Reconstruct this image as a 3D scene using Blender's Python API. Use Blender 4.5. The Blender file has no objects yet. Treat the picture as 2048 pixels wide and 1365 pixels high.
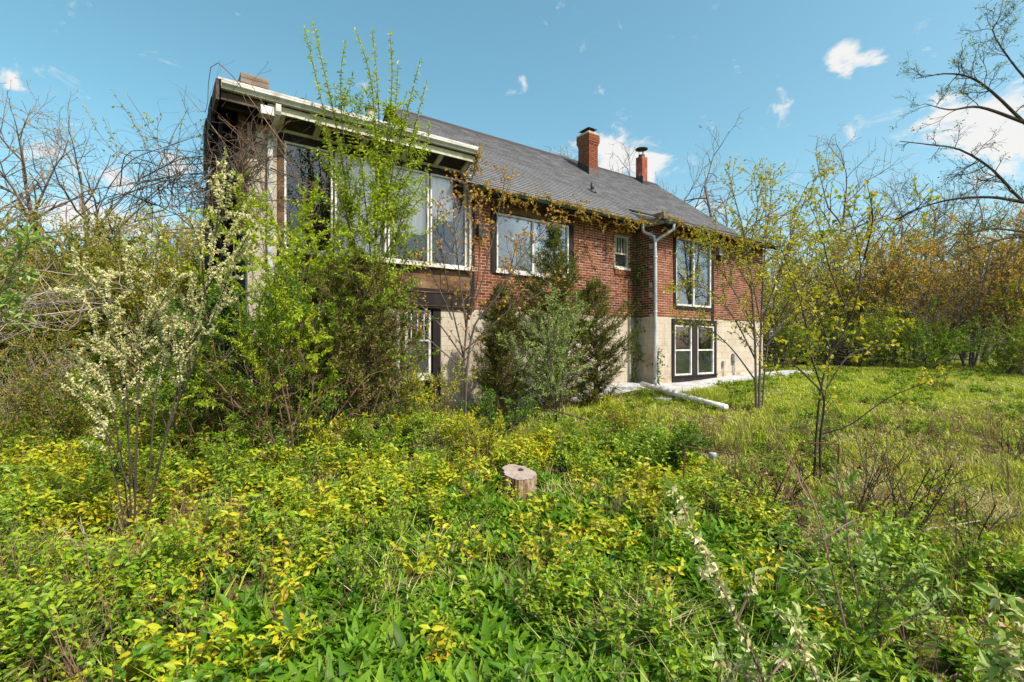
import bpy, math, random
import numpy as np
from mathutils import Vector, Matrix, Euler

random.seed(11)
RNG = np.random.default_rng(11)
SC = bpy.context.scene
COL = SC.collection

# ------------------------------------------------------------------ camera
F = 17.6 / 36 * 2048
CAMZ, HOR = 2.0, 692.5
cam = bpy.data.objects.new('camera', bpy.data.cameras.new('camera'))
COL.objects.link(cam)
cam.location = (0, 0, CAMZ)
cam.rotation_euler = (math.radians(90), 0, 0)
cam.data.lens = 17.6
cam.data.sensor_width = 36
cam.data.shift_y = 10 / 2048
cam.data.clip_start = 0.05
cam.data.clip_end = 2000
SC.camera = cam
SC.view_settings.view_transform = 'Standard'
SC.view_settings.look = 'None'
SC.view_settings.exposure = 0.57
SC.view_settings.gamma = 1

# ------------------------------------------------------------------ light
SUN_EL = math.radians(50)
SUN_H = Vector((0.80, -0.60, 0)).normalized()
SUN = Vector((SUN_H.x * math.cos(SUN_EL), SUN_H.y * math.cos(SUN_EL), math.sin(SUN_EL)))
sl = bpy.data.lights.new('sun', 'SUN')
sl.energy = 4.4
sl.angle = math.radians(0.55)
sl.color = (1.0, 0.95, 0.87)
so = bpy.data.objects.new('sun', sl)
COL.objects.link(so)
so.rotation_euler = SUN.to_track_quat('Z', 'Y').to_euler()
so.location = (10, -10, 20)


def N(nt, typ, **kw):
    n = nt.nodes.new(typ)
    ins = kw.pop('ins', {})
    for k, v in kw.items():
        setattr(n, k, v)
    for k, v in ins.items():
        n.inputs[k].default_value = v
    return n


def world():
    w = bpy.data.worlds.new('World')
    SC.world = w
    w.use_nodes = True
    nt = w.node_tree
    nt.nodes.clear()
    L = nt.links.new
    out = N(nt, 'ShaderNodeOutputWorld')
    sky = N(nt, 'ShaderNodeTexSky', sky_type='NISHITA', sun_disc=False)
    sky.sun_elevation = SUN_EL
    sky.sun_rotation = math.atan2(SUN_H.x, SUN_H.y)
    sky.altitude = 200
    sky.air_density = 1.0
    sky.dust_density = 2.6
    sky.ozone_density = 1.2
    hs = N(nt, 'ShaderNodeHueSaturation', ins={'Hue': 0.461, 'Saturation': 1.12, 'Value': 1.40})
    L(sky.outputs[0], hs.inputs['Color'])
    bg = N(nt, 'ShaderNodeBackground', ins={'Strength': 0.106})
    L(hs.outputs[0], bg.inputs[0])
    # clouds by direction
    tc = N(nt, 'ShaderNodeTexCoord')
    blobs = [(1690, 116, 34, 26, .9), (1745, 112, 38, 18, .9), (1692, 146, 20, 18, .75), (1555, 205, 26, 30, .65), (1551, 150, 16, 8, .5),
             (1800, 225, 90, 24, .9), (1895, 250, 105, 36, 1.0), (2000, 285, 110, 46, .95), (1980, 345, 80, 36, .8), (1900, 380, 70, 24, .6),
             (1730, 265, 60, 25, .5), (2010, 180, 60, 26, .55),
             (1215, 325, 80, 42, 1.15), (1290, 335, 66, 36, 1.05), (1140, 308, 40, 24, .8), (1365, 332, 40, 24, .85), (1410, 430, 70, 30, .75), (1480, 460, 90, 40, .7),
             (12, 158, 34, 18, .72), (85, 186, 36, 14, .6), (20, 225, 50, 22, .55), (190, 360, 90, 40, .8), (110, 320, 60, 40, .7), (180, 440, 150, 40, .9),
             (310, 330, 70, 30, .7), (1780, 540, 400, 60, .5), (600, 520, 200, 80, .6)]
    acc = None
    for (px, py, a, b, wgt) in blobs:
        c = Vector(((px - 1024) / F, 1, (HOR - py) / F))
        ln = c.length
        c.normalize()
        az = math.atan2(c.x, c.y)
        sub = N(nt, 'ShaderNodeVectorMath', operation='SUBTRACT')
        L(tc.outputs['Generated'], sub.inputs[0])
        sub.inputs[1].default_value = c
        rot = N(nt, 'ShaderNodeVectorRotate', rotation_type='Z_AXIS', ins={'Angle': az})
        L(sub.outputs[0], rot.inputs['Vector'])
        sc = N(nt, 'ShaderNodeVectorMath', operation='MULTIPLY')
        L(rot.outputs[0], sc.inputs[0])
        asp = a / F / ln * 1.35
        sc.inputs[1].default_value = (1 / asp, 1 / (asp * 1.2), 1 / (b / F / ln * 1.35))
        le = N(nt, 'ShaderNodeVectorMath', operation='LENGTH')
        L(sc.outputs[0], le.inputs[0])
        mr = N(nt, 'ShaderNodeMapRange', interpolation_type='SMOOTHSTEP', ins={'From Min': 1.35, 'From Max': 0.25, 'To Min': 0, 'To Max': wgt})
        L(le.outputs['Value'], mr.inputs[0])
        if acc is None:
            acc = mr.outputs[0]
        else:
            mx = N(nt, 'ShaderNodeMath', operation='SMOOTH_MAX', ins={2: 0.25})
            L(acc, mx.inputs[0])
            L(mr.outputs[0], mx.inputs[1])
            acc = mx.outputs[0]
    # clouds behind the viewer carry on the same way
    sepd = N(nt, 'ShaderNodeSeparateXYZ')
    L(tc.outputs['Generated'], sepd.inputs[0])
    back = N(nt, 'ShaderNodeMapRange', ins={'From Min': 0.45, 'From Max': 0.2, 'To Min': 0, 'To Max': 1})
    L(sepd.outputs['Y'], back.inputs[0])
    nb = N(nt, 'ShaderNodeTexNoise', ins={'Scale': 2.6, 'Detail': 2, 'Roughness': .5})
    L(tc.outputs['Generated'], nb.inputs['Vector'])
    nbr = N(nt, 'ShaderNodeMapRange', ins={'From Min': 0.40, 'From Max': 0.75, 'To Min': 0, 'To Max': 0.62})
    L(nb.outputs['Fac'], nbr.inputs[0])
    mb = N(nt, 'ShaderNodeMath', operation='MULTIPLY')
    L(back.outputs[0], mb.inputs[0])
    L(nbr.outputs[0], mb.inputs[1])
    mx = N(nt, 'ShaderNodeMath', operation='MAXIMUM')
    L(acc, mx.inputs[0])
    L(mb.outputs[0], mx.inputs[1])
    mp = N(nt, 'ShaderNodeMapping')
    mp.inputs['Scale'].default_value = (1, 1, 1.6)
    L(tc.outputs['Generated'], mp.inputs[0])
    n1 = N(nt, 'ShaderNodeTexNoise', ins={'Scale': 14, 'Detail': 9, 'Roughness': .62, 'Distortion': .5})
    L(mp.outputs[0], n1.inputs['Vector'])
    sb = N(nt, 'ShaderNodeMath', operation='SUBTRACT', ins={1: 0.5})
    L(n1.outputs['Fac'], sb.inputs[0])
    m2 = N(nt, 'ShaderNodeMath', operation='MULTIPLY_ADD', ins={1: 2.9})
    L(sb.outputs[0], m2.inputs[0])
    L(mx.outputs[0], m2.inputs[2])
    m3 = N(nt, 'ShaderNodeMapRange', interpolation_type='SMOOTHSTEP', ins={'From Min': 0.52, 'From Max': 1.08, 'To Min': 0, 'To Max': 0.97})
    L(m2.outputs[0], m3.inputs[0])
    cb = N(nt, 'ShaderNodeBackground', ins={'Color': (0.80, 0.79, 0.78, 1), 'Strength': 0.78})
    ms = N(nt, 'ShaderNodeMixShader')
    L(m3.outputs[0], ms.inputs[0])
    L(bg.outputs[0], ms.inputs[1])
    L(cb.outputs[0], ms.inputs[2])
    L(ms.outputs[0], out.inputs[0])


world()


# ------------------------------------------------------------------ helpers
def P(px, py, Y):
    """world point seen at photo pixel px, py at distance Y in front of the camera"""
    return Vector(((px - 1024) / F * Y, Y, CAMZ + (HOR - py) / F * Y))


_gy = [-60, 0, 3, 6, 8, 10, 12, 13, 14, 16, 18, 25, 60, 140, 400]
_gh = [-2.3, -1.95, -1.95, -1.86, -1.62, -1.43, -1.30, -1.20, -1.10, -1.0, -.92, -.82, -.4, 1.0, 3.0]


def gz(x, y):
    """ground height (world z)"""
    x = np.asarray(x, float)
    y = np.asarray(y, float)
    h = np.interp(y, _gy, _gh) + CAMZ
    h = h + 0.05 * np.sin(x * 1.3 + y * .7) * np.sin(y * 1.1 - x * .4) * np.clip((9 - y) / 4, .35, 1)
    return h


def srgb(r, g, b):
    f = lambda c: (c / 255) / 12.92 if c / 255 <= .04045 else ((c / 255 + .055) / 1.055) ** 2.4
    return (f(r), f(g), f(b), 1)


class G:
    """collects tubes, boxes and leaves, builds ONE mesh"""

    def __init__(s):
        s.V = []
        s.T = []
        s.Q = []
        s.n = 0

    def add(s, V, T=None, Q=None, mt=0):
        V = np.asarray(V, np.float32)
        if T is not None and len(T):
            s.T.append((np.asarray(T, np.int64) + s.n, mt))
        if Q is not None and len(Q):
            s.Q.append((np.asarray(Q, np.int64) + s.n, mt))
        s.V.append(V)
        s.n += len(V)

    def tube(s, pts, rad, sides=5, mt=0, cap=False):
        pts = np.asarray(pts, float)
        k = len(pts)
        rad = np.broadcast_to(np.asarray(rad, float), (k,))
        t = np.gradient(pts, axis=0)
        t /= np.linalg.norm(t, axis=1, keepdims=True) + 1e-9
        m = np.abs(t.mean(0))
        ref = np.zeros(3)
        ref[int(np.argmin(m))] = 1
        a = np.cross(t, ref)
        a /= np.linalg.norm(a, axis=1, keepdims=True) + 1e-9
        b = np.cross(t, a)
        ang = np.arange(sides) * 2 * math.pi / sides
        V = pts[:, None, :] + rad[:, None, None] * (np.cos(ang)[None, :, None] * a[:, None, :] + np.sin(ang)[None, :, None] * b[:, None, :])
        i = np.arange(k - 1)[:, None] * sides
        j = np.arange(sides)[None, :]
        j2 = (j + 1) % sides
        Q = np.stack([i + j, i + j2, i + sides + j2, i + sides + j], -1).reshape(-1, 4)
        T = None
        V = V.reshape(-1, 3)
        if cap:
            V = np.vstack([V, pts[0], pts[-1]])
            c0, c1 = k * sides, k * sides + 1
            jj = np.arange(sides)
            T = np.vstack([np.stack([np.full(sides, c0), (jj + 1) % sides, jj], -1),
                           np.stack([np.full(sides, c1), (k - 1) * sides + jj, (k - 1) * sides + (jj + 1) % sides], -1)])
        s.add(V, T, Q, mt)

    def box(s, x0, x1, y0, y1, z0, z1, mt=0):
        V = [(x0, y0, z0), (x1, y0, z0), (x1, y1, z0), (x0, y1, z0), (x0, y0, z1), (x1, y0, z1), (x1, y1, z1), (x0, y1, z1)]
        s.add(V, None, [(0, 3, 2, 1), (4, 5, 6, 7), (0, 1, 5, 4), (1, 2, 6, 5), (2, 3, 7, 6), (3, 0, 4, 7)], mt)

    def prism(s, prof, x0, x1, axis='x', mt=0):
        """profile [(a, b)] swept along axis; a,b are the other two coordinates"""
        n = len(prof)
        V = []
        for e in (x0, x1):
            for (a, b) in prof:
                V.append((e, a, b) if axis == 'x' else ((a, e, b) if axis == 'y' else (a, b, e)))
        Q = [(i, (i + 1) % n, n + (i + 1) % n, n + i) for i in range(n)]
        T = [(0, i + 1, i) for i in range(1, n - 1)] + [(n, n + i, n + i + 1) for i in range(1, n - 1)]
        s.add(V, T, Q, mt)

    def leaves(s, Pt, D, Nn, L, W, near=False, fold=.25, droop=.25, mt=0):
        Pt, D, Nn = (np.asarray(a, float) for a in (Pt, D, Nn))
        n = len(Pt)
        if n == 0:
            return
        L = np.broadcast_to(np.asarray(L, float), (n,))[:, None]
        W = np.broadcast_to(np.asarray(W, float), (n,))[:, None]
        D = D / (np.linalg.norm(D, axis=1, keepdims=True) + 1e-9)
        S = np.cross(D, Nn)
        S /= np.linalg.norm(S, axis=1, keepdims=True) + 1e-9
        Nn = np.cross(S, D)
        if not near:
            l = Pt + D * L * .45 + S * W * .5 + Nn * W * fold
            r = Pt + D * L * .45 - S * W * .5 + Nn * W * fold
            tip = Pt + D * L - Nn * L * droop
            V = np.stack([Pt, l, tip, r], 1).reshape(-1, 3)
            b = np.arange(n)[:, None] * 4
            T = np.concatenate([b + np.array([0, 2, 1]), b + np.array([0, 3, 2])])
            s.add(V, T, None, mt)
        else:
            def sp(t):
                return Pt + D * L * t - Nn * L * droop * t * t
            m1, m2, tip = sp(.34), sp(.70), sp(1.)
            l1 = m1 + S * W * .5 + Nn * W * fold
            r1 = m1 - S * W * .5 + Nn * W * fold
            l2 = m2 + S * W * .36 + Nn * W * fold * .8
            r2 = m2 - S * W * .36 + Nn * W * fold * .8
            V = np.stack([Pt, m1, m2, tip, l1, r1, l2, r2], 1).reshape(-1, 3)
            b = np.arange(n)[:, None] * 8
            T = np.concatenate([b + np.array(q) for q in ((0, 1, 4), (0, 5, 1), (2, 3, 6), (2, 7, 3))])
            Q = np.concatenate([b + np.array(q) for q in ((1, 2, 6, 4), (1, 5, 7, 2))])
            s.add(V, T, Q, mt)

    def mesh(s, name, mats, smooth=False):
        me = bpy.data.meshes.new(name)
        if not isinstance(mats, (list, tuple)):
            mats = [mats]
        for m in mats:
            me.materials.append(m)
        if s.n == 0:
            return me
        V = np.concatenate(s.V)
        loops, starts, mi, st = [], [], [], 0
        for arrs, k in ((s.T, 3), (s.Q, 4)):
            for a, m in arrs:
                loops.append(a.ravel())
                starts.append(st + np.arange(len(a)) * k)
                st += len(a) * k
                mi.append(np.full(len(a), m, np.int32))
        loops = np.concatenate(loops).astype(np.int32)
        starts = np.concatenate(starts).astype(np.int32)
        mi = np.concatenate(mi)
        me.vertices.add(len(V))
        me.vertices.foreach_set('co', V.astype(np.float32).ravel())
        me.loops.add(len(loops))
        me.loops.foreach_set('vertex_index', loops)
        me.polygons.add(len(starts))
        me.polygons.foreach_set('loop_start', starts)
        me.polygons.foreach_set('material_index', mi)
        me.polygons.foreach_set('use_smooth', np.full(len(starts), bool(smooth)))
        me.update(calc_edges=True)
        return me

    def obj(s, name, mats, parent=None, smooth=False):
        return link(name, s.mesh(name, mats, smooth), parent)


def link(name, data, parent=None, loc=None):
    o = bpy.data.objects.new(name, data)
    COL.objects.link(o)
    if parent is not None:
        o.parent = parent
    if loc is not None:
        o.location = loc
    return o


def tag(o, label=None, cat=None, group=None, kind=None):
    for k, v in (('label', label), ('category', cat), ('group', group), ('kind', kind)):
        if v:
            o[k] = v
    return o


def thing(name, label, cat, loc=(0, 0, 0), rz=0, group=None):
    o = link(name, None, None, loc)
    o.rotation_euler = (0, 0, rz)
    return tag(o, label, cat, group)


KIDS = {}


def dup(root, loc, rz=0, sc=1.0, label=None, group=None):
    r = root.copy()
    COL.objects.link(r)
    r.location = loc
    r.rotation_euler = (0, 0, rz)
    r.scale = (sc, sc, sc) if not isinstance(sc, (tuple, list)) else sc
    if label:
        r['label'] = label
    if group:
        r['group'] = group
    for ch in KIDS[root.name]:
        c = ch.copy()
        COL.objects.link(c)
        c.parent = r
    return r


# ------------------------------------------------------------------ materials
def base_mat(name):
    m = bpy.data.materials.new(name)
    m.use_nodes = True
    nt = m.node_tree
    nt.nodes.clear()
    return m, nt, nt.links.new


def ramp(nt, cols, interp='LINEAR'):
    r = N(nt, 'ShaderNodeValToRGB')
    cr = r.color_ramp
    cr.interpolation = interp
    while len(cr.elements) < len(cols):
        cr.elements.new(0.5)
    for i, (p, c) in enumerate(cols):
        cr.elements[i].position = p
        cr.elements[i].color = (c[0], c[1], c[2], 1)
    return r


def rand_val(nt, L, wi=1.0, wo=0.37):
    """a value that differs from piece to piece (mesh island) and from object to object"""
    g = N(nt, 'ShaderNodeNewGeometry')
    oi = N(nt, 'ShaderNodeObjectInfo')
    a = N(nt, 'ShaderNodeMath', operation='MULTIPLY', ins={1: wi})
    L(g.outputs['Random Per Island'], a.inputs[0])
    b = N(nt, 'ShaderNodeMath', operation='MULTIPLY_ADD', ins={1: wo})
    L(oi.outputs['Random'], b.inputs[0])
    L(a.outputs[0], b.inputs[2])
    f = N(nt, 'ShaderNodeMath', operation='FRACT')
    L(b.outputs[0], f.inputs[0])
    return f.outputs[0]


def leaf_mat(name, cols, transl=.38, rough=.45, spec=.35, tint=(1.15, 1.1, .55)):
    m, nt, L = base_mat(name)
    r = ramp(nt, [(i / max(1, len(cols) - 1), c) for i, c in enumerate(cols)])
    L(rand_val(nt, L), r.inputs[0])
    pb = N(nt, 'ShaderNodeBsdfPrincipled', ins={'Roughness': rough, 'Specular IOR Level': spec})
    L(r.outputs[0], pb.inputs['Base Color'])
    tr = N(nt, 'ShaderNodeBsdfTranslucent')
    mc = N(nt, 'ShaderNodeMix', data_type='RGBA', blend_type='MULTIPLY', ins={'Factor': 1.0})
    mc.inputs[7].default_value = (*tint, 1)
    L(r.outputs[0], mc.inputs[6])
    L(mc.outputs[2], tr.inputs[0])
    mx = N(nt, 'ShaderNodeMixShader', ins={0: transl})
    L(pb.outputs[0], mx.inputs[1])
    L(tr.outputs[0], mx.inputs[2])
    o = N(nt, 'ShaderNodeOutputMaterial')
    L(mx.outputs[0], o.inputs[0])
    return m


def noise_mat(name, cols, scale=6, detail=6, rough=.85, bump=.3, bscale=None, stretch=(1, 1, 1), spec=.3, rnd=0.0, metal=0.0, coord='Object', bdist=.01, stain=None):
    """colour ramp over a noise, with relief; rnd shifts the value per piece"""
    m, nt, L = base_mat(name)
    tc = N(nt, 'ShaderNodeTexCoord')
    mp = N(nt, 'ShaderNodeMapping')
    mp.inputs['Scale'].default_value = stretch
    L(tc.outputs[coord], mp.inputs[0])
    nz = N(nt, 'ShaderNodeTexNoise', ins={'Scale': scale, 'Detail': detail, 'Roughness': .6})
    L(mp.outputs[0], nz.inputs['Vector'])
    v = nz.outputs['Fac']
    ctr = N(nt, 'ShaderNodeMapRange', ins={'From Min': .28, 'From Max': .72})
    L(v, ctr.inputs[0])
    v = ctr.outputs[0]
    if rnd:
        rv = rand_val(nt, L)
        mm = N(nt, 'ShaderNodeMix', data_type='FLOAT', ins={0: rnd})
        L(v, mm.inputs[2])
        L(rv, mm.inputs[3])
        v = mm.outputs[0]
    r = ramp(nt, [(i / max(1, len(cols) - 1), c) for i, c in enumerate(cols)])
    L(v, r.inputs[0])
    pb = N(nt, 'ShaderNodeBsdfPrincipled', ins={'Roughness': rough, 'Specular IOR Level': spec, 'Metallic': metal})
    csock = r.outputs[0]
    if stain:
        gp = N(nt, 'ShaderNodeNewGeometry')
        sm = N(nt, 'ShaderNodeMapping')
        sm.inputs['Scale'].default_value = (1, 1, stain[3])
        L(gp.outputs['Position'], sm.inputs[0])
        sn = N(nt, 'ShaderNodeTexNoise', ins={'Scale': stain[1], 'Detail': 8, 'Roughness': .68})
        L(sm.outputs[0], sn.inputs['Vector'])
        sr = N(nt, 'ShaderNodeMapRange', interpolation_type='SMOOTHSTEP', ins={'From Min': .48, 'From Max': .72, 'To Min': 0, 'To Max': stain[2]})
        L(sn.outputs['Fac'], sr.inputs[0])
        smx = N(nt, 'ShaderNodeMix', data_type='RGBA', blend_type='MULTIPLY')
        smx.inputs[7].default_value = (*stain[0], 1)
        L(sr.outputs[0], smx.inputs[0])
        L(csock, smx.inputs[6])
        csock = smx.outputs[2]
    L(csock, pb.inputs['Base Color'])
    if bump:
        n2 = N(nt, 'ShaderNodeTexNoise', ins={'Scale': bscale or scale * 5, 'Detail': 5, 'Roughness': .65})
        L(mp.outputs[0], n2.inputs['Vector'])
        bp = N(nt, 'ShaderNodeBump', ins={'Strength': bump, 'Distance': bdist})
        L(n2.outputs['Fac'], bp.inputs['Height'])
        L(bp.outputs[0], pb.inputs['Normal'])
    o = N(nt, 'ShaderNodeOutputMaterial')
    L(pb.outputs[0], o.inputs[0])
    return m


def glass_mat():
    m, nt, L = base_mat('window_glass')
    fr = N(nt, 'ShaderNodeFresnel', ins={'IOR': 1.55})
    ad = N(nt, 'ShaderNodeMath', operation='MULTIPLY_ADD', ins={1: 0.9, 2: 0.0})
    ad.use_clamp = True
    L(fr.outputs[0], ad.inputs[0])
    t = N(nt, 'ShaderNodeBsdfTransparent', ins={'Color': (.95, .96, .96, 1)})
    g = N(nt, 'ShaderNodeBsdfGlossy', ins={'Roughness': .01, 'Color': (.95, .97, 1, 1)})
    mx = N(nt, 'ShaderNodeMixShader')
    L(ad.outputs[0], mx.inputs[0])
    L(t.outputs[0], mx.inputs[1])
    L(g.outputs[0], mx.inputs[2])
    o = N(nt, 'ShaderNodeOutputMaterial')
    L(mx.outputs[0], o.inputs[0])
    return m


M = {}
M['glass'] = glass_mat()
M['brick'] = noise_mat('red_brick', [(.034, .010, .006), (.095, .021, .009), (.155, .036, .013), (.20, .056, .021), (.25, .095, .042)], 9, 5, .88, .5, 60, rnd=.75, bdist=.004, stain=((.55, .5, .5), .8, .7, .6))
M['mortar'] = noise_mat('pale_mortar', [(.38, .295, .215), (.50, .405, .31)], 5, 5, .95, .4, 60)
M['block'] = noise_mat('tan_concrete_block', [(.38, .32, .235), (.44, .375, .285), (.50, .435, .34)], 3, 8, .92, .35, 90, rnd=.45, bdist=.004, stain=((.52, .42, .30), 1.1, .8, .6))
M['joint'] = noise_mat('block_joint', [(.30, .26, .20), (.42, .36, .29)], 6, 5, .95, .3, 60)
M['parge'] = noise_mat('parged_footing', [(.36, .27, .17), (.46, .38, .27), (.54, .47, .36)], 2.2, 8, .93, .3, 60, stain=((.5, .38, .25), 1.6, .9, .8))
M['shingle'] = noise_mat('asphalt_shingle', [(.075, .072, .073), (.105, .102, .103), (.135, .131, .132), (.18, .174, .175)], 30, 4, .95, .5, 300, rnd=.6, bdist=.003, stain=((.75, .72, .70), .5, .35, 1))
M['underlay'] = noise_mat('dark_roof_underlay', [(.02, .018, .018), (.04, .036, .036)], 5)
M['ridge'] = noise_mat('ridge_cap_brown', [(.03, .022, .02), (.06, .045, .042)], 20, rnd=.5)
M['black_wood'] = noise_mat('black_weathered_wood', [(.006, .005, .004), (.014, .010, .008), (.030, .020, .015)], 5, 7, .8, .5, 30, stretch=(1, 1, .25))
M['brown_wood'] = noise_mat('rotting_brown_wood', [(.018, .010, .006), (.065, .035, .018), (.16, .09, .045), (.24, .15, .08)], 3, 8, .85, .5, 30, stretch=(.6, 1, 1.6))
M['grey_wood'] = noise_mat('weathered_grey_wood', [(.09, .065, .045), (.20, .155, .11), (.32, .26, .20)], 4, 8, .9, .5, 40, stretch=(.4, 1, 2))
M['weathered_dark'] = noise_mat('weathered_dark_board', [(.03, .022, .017), (.07, .052, .04), (.13, .10, .08)], 4, 8, .9, .5, 40, stretch=(1, .4, 2))
M['soffit'] = noise_mat('dirty_soffit_board', [(.016, .013, .009), (.038, .031, .021)], 4, 6, .8, .2)
M['white'] = noise_mat('white_painted_trim', [(.34, .31, .26), (.60, .58, .53), (.72, .71, .68)], 7, 7, .5, .12, 40, stain=((.45, .38, .28), 2.6, .75, .5))
M['cream'] = noise_mat('stained_cream_trim', [(.27, .26, .15), (.46, .44, .31), (.60, .58, .46)], 4, 7, .5, .12, 40, stain=((.45, .38, .28), 2.6, .75, .5))
M['roof_white'] = noise_mat('white_roof_membrane', [(.34, .27, .23), (.56, .51, .47), (.68, .65, .62)], 5, 7, .7, .2, stain=((.45, .38, .28), 2.6, .75, .5))
M['gutter_white'] = noise_mat('white_gutter_metal', [(.26, .26, .20), (.44, .44, .38), (.56, .56, .52)], 3, 7, .35, .05, stretch=(.5, 1, 3), spec=.5, stain=((.45, .38, .28), 2.6, .75, .5))
M['gutter_green'] = noise_mat('grey_green_gutter', [(.035, .05, .045), (.09, .115, .10), (.14, .16, .14)], 4, 6, .5, .1, spec=.5)
M['downspout'] = noise_mat('faded_grey_downspout', [(.20, .22, .23), (.40, .42, .43), (.55, .55, .53)], 6, 7, .5, .12, stretch=(1, 1, .35), spec=.5)
M['flash'] = noise_mat('brown_flashing', [(.055, .035, .028), (.09, .06, .05), (.12, .085, .07)], 6, 4, .5, .1, spec=.5)
M['dark_flash'] = noise_mat('dark_flashing', [(.028, .025, .024), (.05, .044, .042)], 6, 4, .6, .1)
M['rust'] = noise_mat('rusty_sheet_metal', [(.10, .022, .012), (.22, .05, .025), (.30, .09, .05), (.42, .30, .26)], 7, 8, .8, .3, stretch=(1, 1, .4))
M['rod_rust'] = noise_mat('rusty_rod', [(.06, .02, .01), (.16, .055, .03)], 20, 4, .9, .3)
M['stone_cap'] = noise_mat('chimney_mortar_crown', [(.25, .18, .10), (.42, .33, .21), (.52, .44, .32)], 10, 7, .95, .5)
M['black_metal'] = noise_mat('dark_metal', [(.018, .017, .018), (.045, .042, .042)], 8, 4, .55, .1, spec=.5)
M['grey_metal'] = noise_mat('grey_metal', [(.25, .25, .24), (.38, .38, .36)], 8, 4, .5, .1, spec=.5)
M['pvc'] = noise_mat('white_plastic_pipe', [(.50, .46, .40), (.70, .68, .63), (.78, .77, .74)], 5, 7, .5, .05, stain=((.45, .38, .28), 2.6, .75, .5))
M['curtain'] = noise_mat('pale_curtain', [(.68, .67, .65), (.80, .79, .77)], 3, 4, .9, .3, 5, stretch=(6, 1, .3))
M['screen'] = noise_mat('grey_insect_screen', [(.26, .26, .255), (.36, .36, .35)], 2, 4, .7, 0)
M['plaster'] = noise_mat('interior_plaster', [(.16, .13, .10), (.24, .20, .16)], 1.5, 4, .9, 0)
M['concrete'] = noise_mat('grey_concrete', [(.27, .26, .25), (.40, .39, .38), (.50, .49, .48)], 3, 8, .93, .4, 50)
M['bark'] = noise_mat('grey_brown_bark', [(.045, .034, .026), (.10, .078, .06), (.17, .14, .11)], 7, 7, .92, .7, 40, stretch=(1, 1, .3))
M['bark_dark'] = noise_mat('dark_bark', [(.022, .016, .013), (.055, .04, .032), (.09, .07, .055)], 7, 6, .92, .6, 40, stretch=(1, 1, .3))
M['bark_far'] = noise_mat('far_tree_bark', [(.085, .064, .05), (.165, .13, .10), (.25, .205, .165)], 2, 5, .92, 0)
M['twig_brown'] = noise_mat('brown_twig', [(.075, .04, .022), (.17, .10, .06), (.26, .17, .11)], 5, 5, .9, .2)
M['twig_grey'] = noise_mat('dead_grey_twig', [(.16, .12, .09), (.30, .24, .19), (.42, .36, .30)], 5, 5, .9, .2)
M['cane'] = noise_mat('purple_brown_cane', [(.11, .06, .045), (.23, .14, .11)], 5, 5, .7, .2)
# leaves
M['l_lily'] = leaf_mat('lily_leaf', [(.040, .115, .006), (.085, .20, .008), (.15, .285, .011), (.23, .35, .018)], .38, .5, .22)
M['l_yellow'] = leaf_mat('yellow_green_leaf', [(.18, .30, .011), (.33, .43, .013), (.46, .48, .015), (.56, .51, .019), (.49, .32, .03)], .40)
M['l_lime'] = leaf_mat('lime_leaf', [(.08, .19, .009), (.15, .29, .012), (.26, .38, .015), (.37, .44, .02)], .40)
M['l_elm'] = leaf_mat('elm_leaf', [(.20, .32, .012), (.32, .44, .016), (.42, .50, .02), (.48, .52, .03)], .42)
M['l_green'] = leaf_mat('mid_green_leaf', [(.035, .105, .008), (.07, .17, .010), (.12, .235, .014), (.19, .28, .02)], .36)
M['l_olive'] = leaf_mat('silvery_olive_leaf', [(.11, .21, .03), (.19, .29, .05), (.27, .37, .08), (.38, .45, .16)], .32, .6, .2, (1.05, 1.1, .6))
M['l_flower'] = leaf_mat('cream_blossom', [(.60, .53, .22), (.72, .66, .34), (.80, .76, .50)], .35, .6, .2, (1, 1, .9))
M['l_juniper'] = leaf_mat('juniper_spray', [(.018, .040, .004), (.045, .082, .006), (.095, .135, .009), (.18, .20, .014), (.22, .14, .02)], .24, .6, .2)
M['l_thicket'] = leaf_mat('thicket_leaf', [(.05, .10, .008), (.11, .17, .011), (.20, .24, .015), (.28, .26, .02), (.30, .15, .025)], .36)
M['l_orange'] = leaf_mat('orange_bud_leaf', [(.30, .13, .02), (.42, .21, .03), (.50, .30, .05), (.40, .36, .05)], .40)
M['l_vine'] = leaf_mat('creeper_leaf', [(.42, .17, .035), (.48, .28, .04), (.46, .34, .04), (.32, .33, .03), (.40, .20, .03)], .38)
M['l_redbud'] = leaf_mat('bronze_leaf', [(.50, .22, .05), (.56, .31, .06), (.52, .36, .08), (.38, .15, .07)], .42)
M['l_gold'] = leaf_mat('golden_green_leaf', [(.24, .29, .015), (.38, .38, .018), (.48, .43, .022), (.54, .43, .03)], .42)
M['l_far_green'] = leaf_mat('far_green_leaf', [(.10, .19, .014), (.19, .29, .018), (.30, .37, .024), (.40, .36, .03)], .36)
M['l_far_yellow'] = leaf_mat('far_yellow_leaf', [(.27, .30, .018), (.42, .38, .025), (.48, .34, .035), (.33, .36, .02)], .38)
M['l_far_orange'] = leaf_mat('far_orange_leaf', [(.46, .23, .035), (.62, .34, .045), (.66, .45, .05), (.50, .38, .045)], .38)
M['grass'] = leaf_mat('grass_blade', [(.17, .28, .014), (.28, .39, .018), (.38, .46, .024), (.46, .47, .05), (.52, .45, .17)], .32, .5, .3)
M['straw'] = leaf_mat('dry_straw', [(.34, .28, .10), (.46, .40, .16), (.56, .50, .24)], .2, .7, .2, (1, 1, .9))
M['litter'] = leaf_mat('dry_fallen_leaf', [(.11, .06, .03), (.21, .125, .07), (.32, .20, .12), (.42, .29, .19)], .12, .8, .2, (1, .9, .8))


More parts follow.
